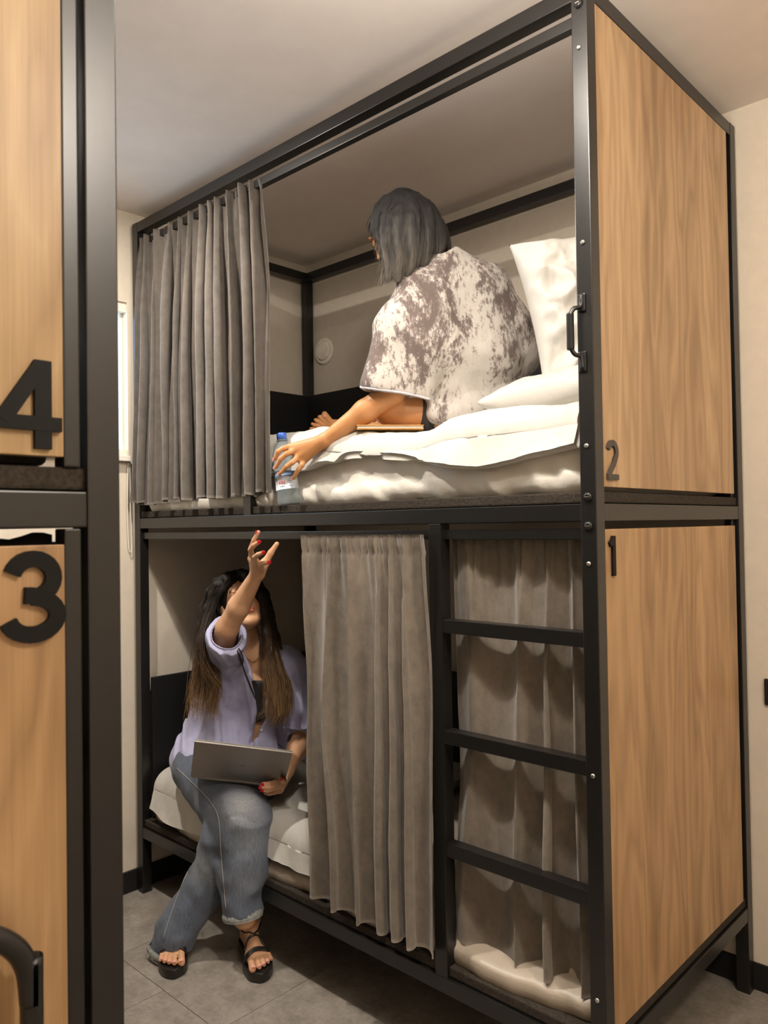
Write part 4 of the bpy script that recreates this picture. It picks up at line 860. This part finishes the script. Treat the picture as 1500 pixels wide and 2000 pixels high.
for q in (-1, 1):
    pts = [V.snap(HPB(q * a, .10, b), .0006) for a, b in ((.012, .024), (.022, .030), (.034, .032), (.046, .025))]; tube('eyebrow', pts, [.0014, .0024, .0022, .0008], 'brow', B_, 12, 6)
    pts = [V.snap(HPB(q * a, .10, b), .0004) for a, b in ((.018, -.001), (.026, -.005), (.036, -.005), (.045, .001))]; tube('eyelash', pts, [.0008, .0013, .0013, .0008], 'brow', B_, 12, 6)
for p in fg: nail(B_, V, np.array(p[-1]) - VR * .004 - VF * .004, np.array(p[-1]) - np.array(p[-2]), .0045, .0055, 'nail')
nail(B_, V, np.array((-1.2225, 0.2798, 1.8806)), VU, .006, .006, 'nail')
# shorts
sh = Vol((-1.1, .10, 1.66), (-.35, .80, 1.98), .0045)
for q in (-1, 1): sh.cap(pel + VR * q * .075, pel + VR * q * .07 + VU * .06, .104, .10, .03)
sh.chain([(-0.6959, 0.3786, 1.8394), (-0.7373, 0.2778, 1.8344)], [.085, .066], .03); sh.chain([(-0.7204, 0.4516, 1.8421), (-0.8212, 0.4256, 1.8331)], [.084, .065], .03)
pl(link('shorts', sh.mesh('shorts'), 'camisole'), B_)
# tie-dye top
T1 = Vol((-1.15, .0, 1.68), (-.22, .78, 2.40), .004)
T1.chain([(-0.7160, 0.2128, 2.2278), (-0.7479, 0.1448, 2.0897), (-0.7750, 0.0892, 1.9118)], [.050, .052, .045], .05)
T1.chain([(-0.6959, 0.2326, 2.1921), (-0.7141, 0.1775, 2.0573), (-0.7330, 0.1359, 1.9039)], [.055, .062, .055], .05)
T1.chain([(-0.6796, 0.2625, 2.1623), (-0.6935, 0.2255, 2.0135), (-0.7102, 0.2126, 1.8940)], [.06, .065, .050], .05)
nh = unit(-VU + VR * -.16); T1.cut((-0.7334, 0.1360, 1.8835), nh)
T1.chain([(-0.7753, 0.1041, 1.8505), (-0.7376, 0.1397, 1.8497), (-0.7081, 0.2018, 1.8526)], [.040, .043, .040], .004, 'sub')
T2 = Vol((-1.15, .0, 1.68), (-.22, .78, 2.40), .004)
for a, b, r0, r1 in (((-0.6953, 0.3144, 2.2418), (-0.6853, 0.3431, 2.0135), .085, .105), ((-0.6325, 0.4016, 2.2215), (-0.6251, 0.4273, 2.0163), .095, .115), ((-0.6853, 0.3431, 2.0135), (-0.6651, 0.3662, 1.8480), .105, .085), ((-0.6251, 0.4273, 2.0163), (-0.6403, 0.4301, 1.8766), .115, .085)): T2.cap(a, b, r0, r1, .04)
T2.cap((-0.6786, 0.3216, 2.3137), (-0.6589, 0.3556, 2.2425), .045, .075, .04); T2.cap((-0.6787, 0.3216, 2.3105), (-0.7161, 0.2128, 2.2245), .040, .052, .04); T2.cap((-0.6723, 0.3346, 2.3070), (-0.6258, 0.4488, 2.2382), .045, .078, .04)
T2.chain([(-0.6288, 0.4732, 2.2491), (-0.5788, 0.5233, 2.1247), (-0.5580, 0.5587, 2.0419)], [.065, .068, .055], .05); T2.cap((-0.5581, 0.5587, 2.0385), (-0.6089, 0.4726, 1.9110), .055, .06, .05)
T2.chain([(-0.6809, 0.2556, 1.8293), (-0.6341, 0.2862, 1.8174), (-0.5992, 0.3461, 1.8386), (-0.5748, 0.4232, 1.8762)], [.030, .038, .04, .045], .02)
T2.merge(T1, .03)
T2.disp(lambda P: -.005 * ridge(np.stack([P @ VR * 9 + P @ VU * 2.5, P @ VF * 6, P @ VU * 2.4], 1), 14) - .006 * vnoise(np.stack([P @ VR * 8, P @ VF * 8, P @ VU * 4], 1), 16) - .0025 * vnoise(P * 30, 17))
T2.cap(nk + VU * .02 , nk + VU * .09 - VR * .03, .050, .055, .006, 'sub')
pl(link('tie_dye_top', T2.mesh('tie_dye_top'), 'tiedye'), B_)
tube('sleeve_hem', [T2.snap(p, .001) for p in ((-0.8000, 0.0453, 1.9004), (-0.7626, 0.0467, 1.8801), (-0.7246, 0.0690, 1.8685), (-0.6857, 0.1059, 1.8585), (-0.6566, 0.1542, 1.8525), (-0.6476, 0.2038, 1.8567))], .0036, 'hem', B_, 50, 8)
# bob hair
hv = Vol((-1.10, .05, 2.10), (-.50, .60, 2.66), .0036)
hv.ell(HPB(0, -.024, .028), (.082, .100, .088), HAB, .01)
hv.ell((-0.7619, 0.2202, 2.4068), (.092, .092, .112), None, .02); hv.ell((-0.7358, 0.2651, 2.4183), (.075, .075, .095), None, .03)
gB = [[(-0.7965, 0.2123, 2.5232), (-0.8373, 0.1880, 2.5050), (-0.8596, 0.1677, 2.4725), (-0.8743, 0.1681, 2.4501), (-0.8804, 0.1764, 2.4407)],
      [(-0.7760, 0.2042, 2.5179), (-0.8011, 0.1540, 2.4747), (-0.8048, 0.1381, 2.4226), (-0.7854, 0.1442, 2.3575), (-0.7778, 0.1393, 2.2868), (-0.7873, 0.1318, 2.2279)],
      [(-0.7544, 0.1972, 2.5142), (-0.7489, 0.1352, 2.4477), (-0.7442, 0.1143, 2.3597), (-0.7427, 0.1246, 2.2748), (-0.7519, 0.1241, 2.2198)],
      [(-0.7428, 0.2012, 2.5135), (-0.7093, 0.1454, 2.4359), (-0.7037, 0.1254, 2.3439), (-0.7108, 0.1340, 2.2772), (-0.7221, 0.1383, 2.2288)],
      [(-0.7334, 0.2101, 2.5133), (-0.6863, 0.1739, 2.4374), (-0.6785, 0.1558, 2.3483), (-0.6900, 0.1603, 2.2862), (-0.7032, 0.1625, 2.2473)],
      [(-0.7338, 0.2302, 2.5163), (-0.6804, 0.2206, 2.4426), (-0.6691, 0.2126, 2.3605), (-0.6769, 0.2133, 2.3116), (-0.6934, 0.2122, 2.2802)],
      [(-0.7439, 0.2619, 2.5221), (-0.6905, 0.2727, 2.4472), (-0.6728, 0.2774, 2.3783), (-0.6759, 0.2753, 2.3428), (-0.6915, 0.2681, 2.3173)],
      [(-0.7625, 0.2990, 2.5354), (-0.7277, 0.3335, 2.4646), (-0.7070, 0.3408, 2.4005), (-0.6955, 0.3388, 2.3669), (-0.6943, 0.3265, 2.3519)]]
for g in gB[1:]: Q = catmull(g, 10); hv.chain(list(Q), list(np.linspace(.010, .020, 4)) + list(np.linspace(.020, .005, 6)), .02)
hv.ell(HPB(.0, .118, -.045), (.066, .088, .100), HAB, .010, 'sub'); hv.chain([(-0.8244, 0.1205, 2.3876), (-0.7930, 0.1239, 2.3350), (-0.7945, 0.1240, 2.2711)], [.014, .014, .012], .006, 'sub')
hv.disp(lambda P: -.003 * vnoise(np.stack([P @ VR * 110, P @ VF * 110, P @ VU * 7], 1), 2) - .003 * vnoise(np.stack([P @ VR * 45, P @ VF * 45, P @ VU * 6], 1), 3))
ho = link('hair', hv.mesh('hair', smooth=1), 'hair_black')
gC = [[np.array(p) - VF * .012 for p in g] for g in gB[1:]]
s1 = strands('hair', gC, 1500, .0011, 'hair_black', B_, .007, 6, 18, .003, cut=(.82, 1.04)); s2 = strands('hair', gB[:2], 90, .0015, 'hair_black', B_, .005, 7, 16, .002)
join_meshes('hair', [ho, s1, s2], 'hair_black', B_)
# notebook on the duvet
c0 = np.array((-0.8050, 0.1808, 1.7838)); nbk = thing('notebook', 'thin tan notebook lying on the duvet beside her right hand', 'notebook', tuple(c0))
ax = (unit(VR * 1.0 + VF * .1 + VU * .012), unit(VF), unit(VU)); 
slab('cover', c0 + ax[2] * .0035, ax, (.104, .075, .0018), 'tan', nbk, .001); slab('pages', c0 - ax[2] * .0015, ax, (.102, .072, .0026), 'duvet', nbk, 0); slab('cover', c0 - ax[2] * .0065, ax, (.104, .075, .0018), 'tan', nbk, .001)
# bottle
c0 = np.array((-1.128, .033, 1.5505)); axb = unit(np.array((-1.163, .033, 1.807)) - np.array((-1.126, .035, 1.553)))
bo = thing('water_bottle', 'clear plastic water bottle with a blue cap under her reaching hand', 'bottle', tuple(c0))
def lathe(nm, prof, m, parent, seg=36):
    o = link(nm, cyl_mesh(nm, [(c0 + axb * z, r, axb) for r, z in prof], seg), m); pl(o, parent); return o
lathe('shell', [(.020, .004), (.034, .0), (.0375, .006), (.0385, .02), (.0375, .035), (.0385, .05), (.0385, .055), (.0385, .115), (.0375, .125), (.0385, .135), (.037, .150), (.036, .160), (.0375, .170), (.034, .185), (.026, .200), (.0165, .212), (.0135, .218), (.0130, .226)], 'bottle', bo)
lathe('neck_ring', [(.0135, .2165), (.0185, .2175), (.0185, .2200), (.0135, .2210)], 'bottle', bo)
cp = lathe('cap', [(.0155, .2225), (.0168, .223), (.0168, .240), (.0155, .2435), (.010, .2445)], 'cap', bo)
def wrap(nm, a0, a1, z0, z1, r, m, parent):
    u, v_, d = frame_to(axb); A = np.linspace(a0, a1, 40)[:, None]; Z = np.linspace(z0, z1, 3)[None, :]
    G = c0 + (r * np.cos(A) + 0 * Z)[..., None] * u + (r * np.sin(A) + 0 * Z)[..., None] * v_ + (Z + 0 * A)[..., None] * d; o = link(nm, grid_mesh(nm, G, .0002), m); pl(o, parent); return o
lab = wrap('label', 0, 2 * math.pi, .050, .090, .0389, 'label', bo)
u, v_, d = frame_to(axb); vw = -VF; a_c = math.atan2(vw @ v_, vw @ u)
def on_label(t, z, r=.0394): return c0 + r * (math.cos(t) * u + math.sin(t) * v_) + d * z
sg = 1 if (on_label(a_c + .3, 0) - on_label(a_c, 0)) @ VR > 0 else -1
def ink(nm, P, r, m): return tube(nm, [on_label(a_c + sg * a, z) for a, z in P], r, m, lab, max(6, len(P) * 5), 5)
# red lettering: N O X
ink('letter', [(-.58, .068), (-.58, .077), (-.46, .068), (-.46, .077)], .0008, 'red_print'); ink('letter', [(-.36, .0725), (-.30, .077), (-.22, .0725), (-.30, .068), (-.36, .0725)], .0010, 'red_print')
ink('letter', [(-.16, .077), (-.04, .068)], .0008, 'red_print'); ink('letter', [(-.04, .078), (-.16, .068)], .0008, 'red_print')
ink('print_line', [(-.5, .060), (-.3, .060), (-.1, .060)], .0005, 'grey_print')
for z in (.076, .069, .061): ink('print_line', [(.30, z), (.45, z), (.60, z)], .0008, 'grey_print')
wrap('blue_band', 0, 2 * math.pi, .096, .110, .0388, 'label_blue', bo)
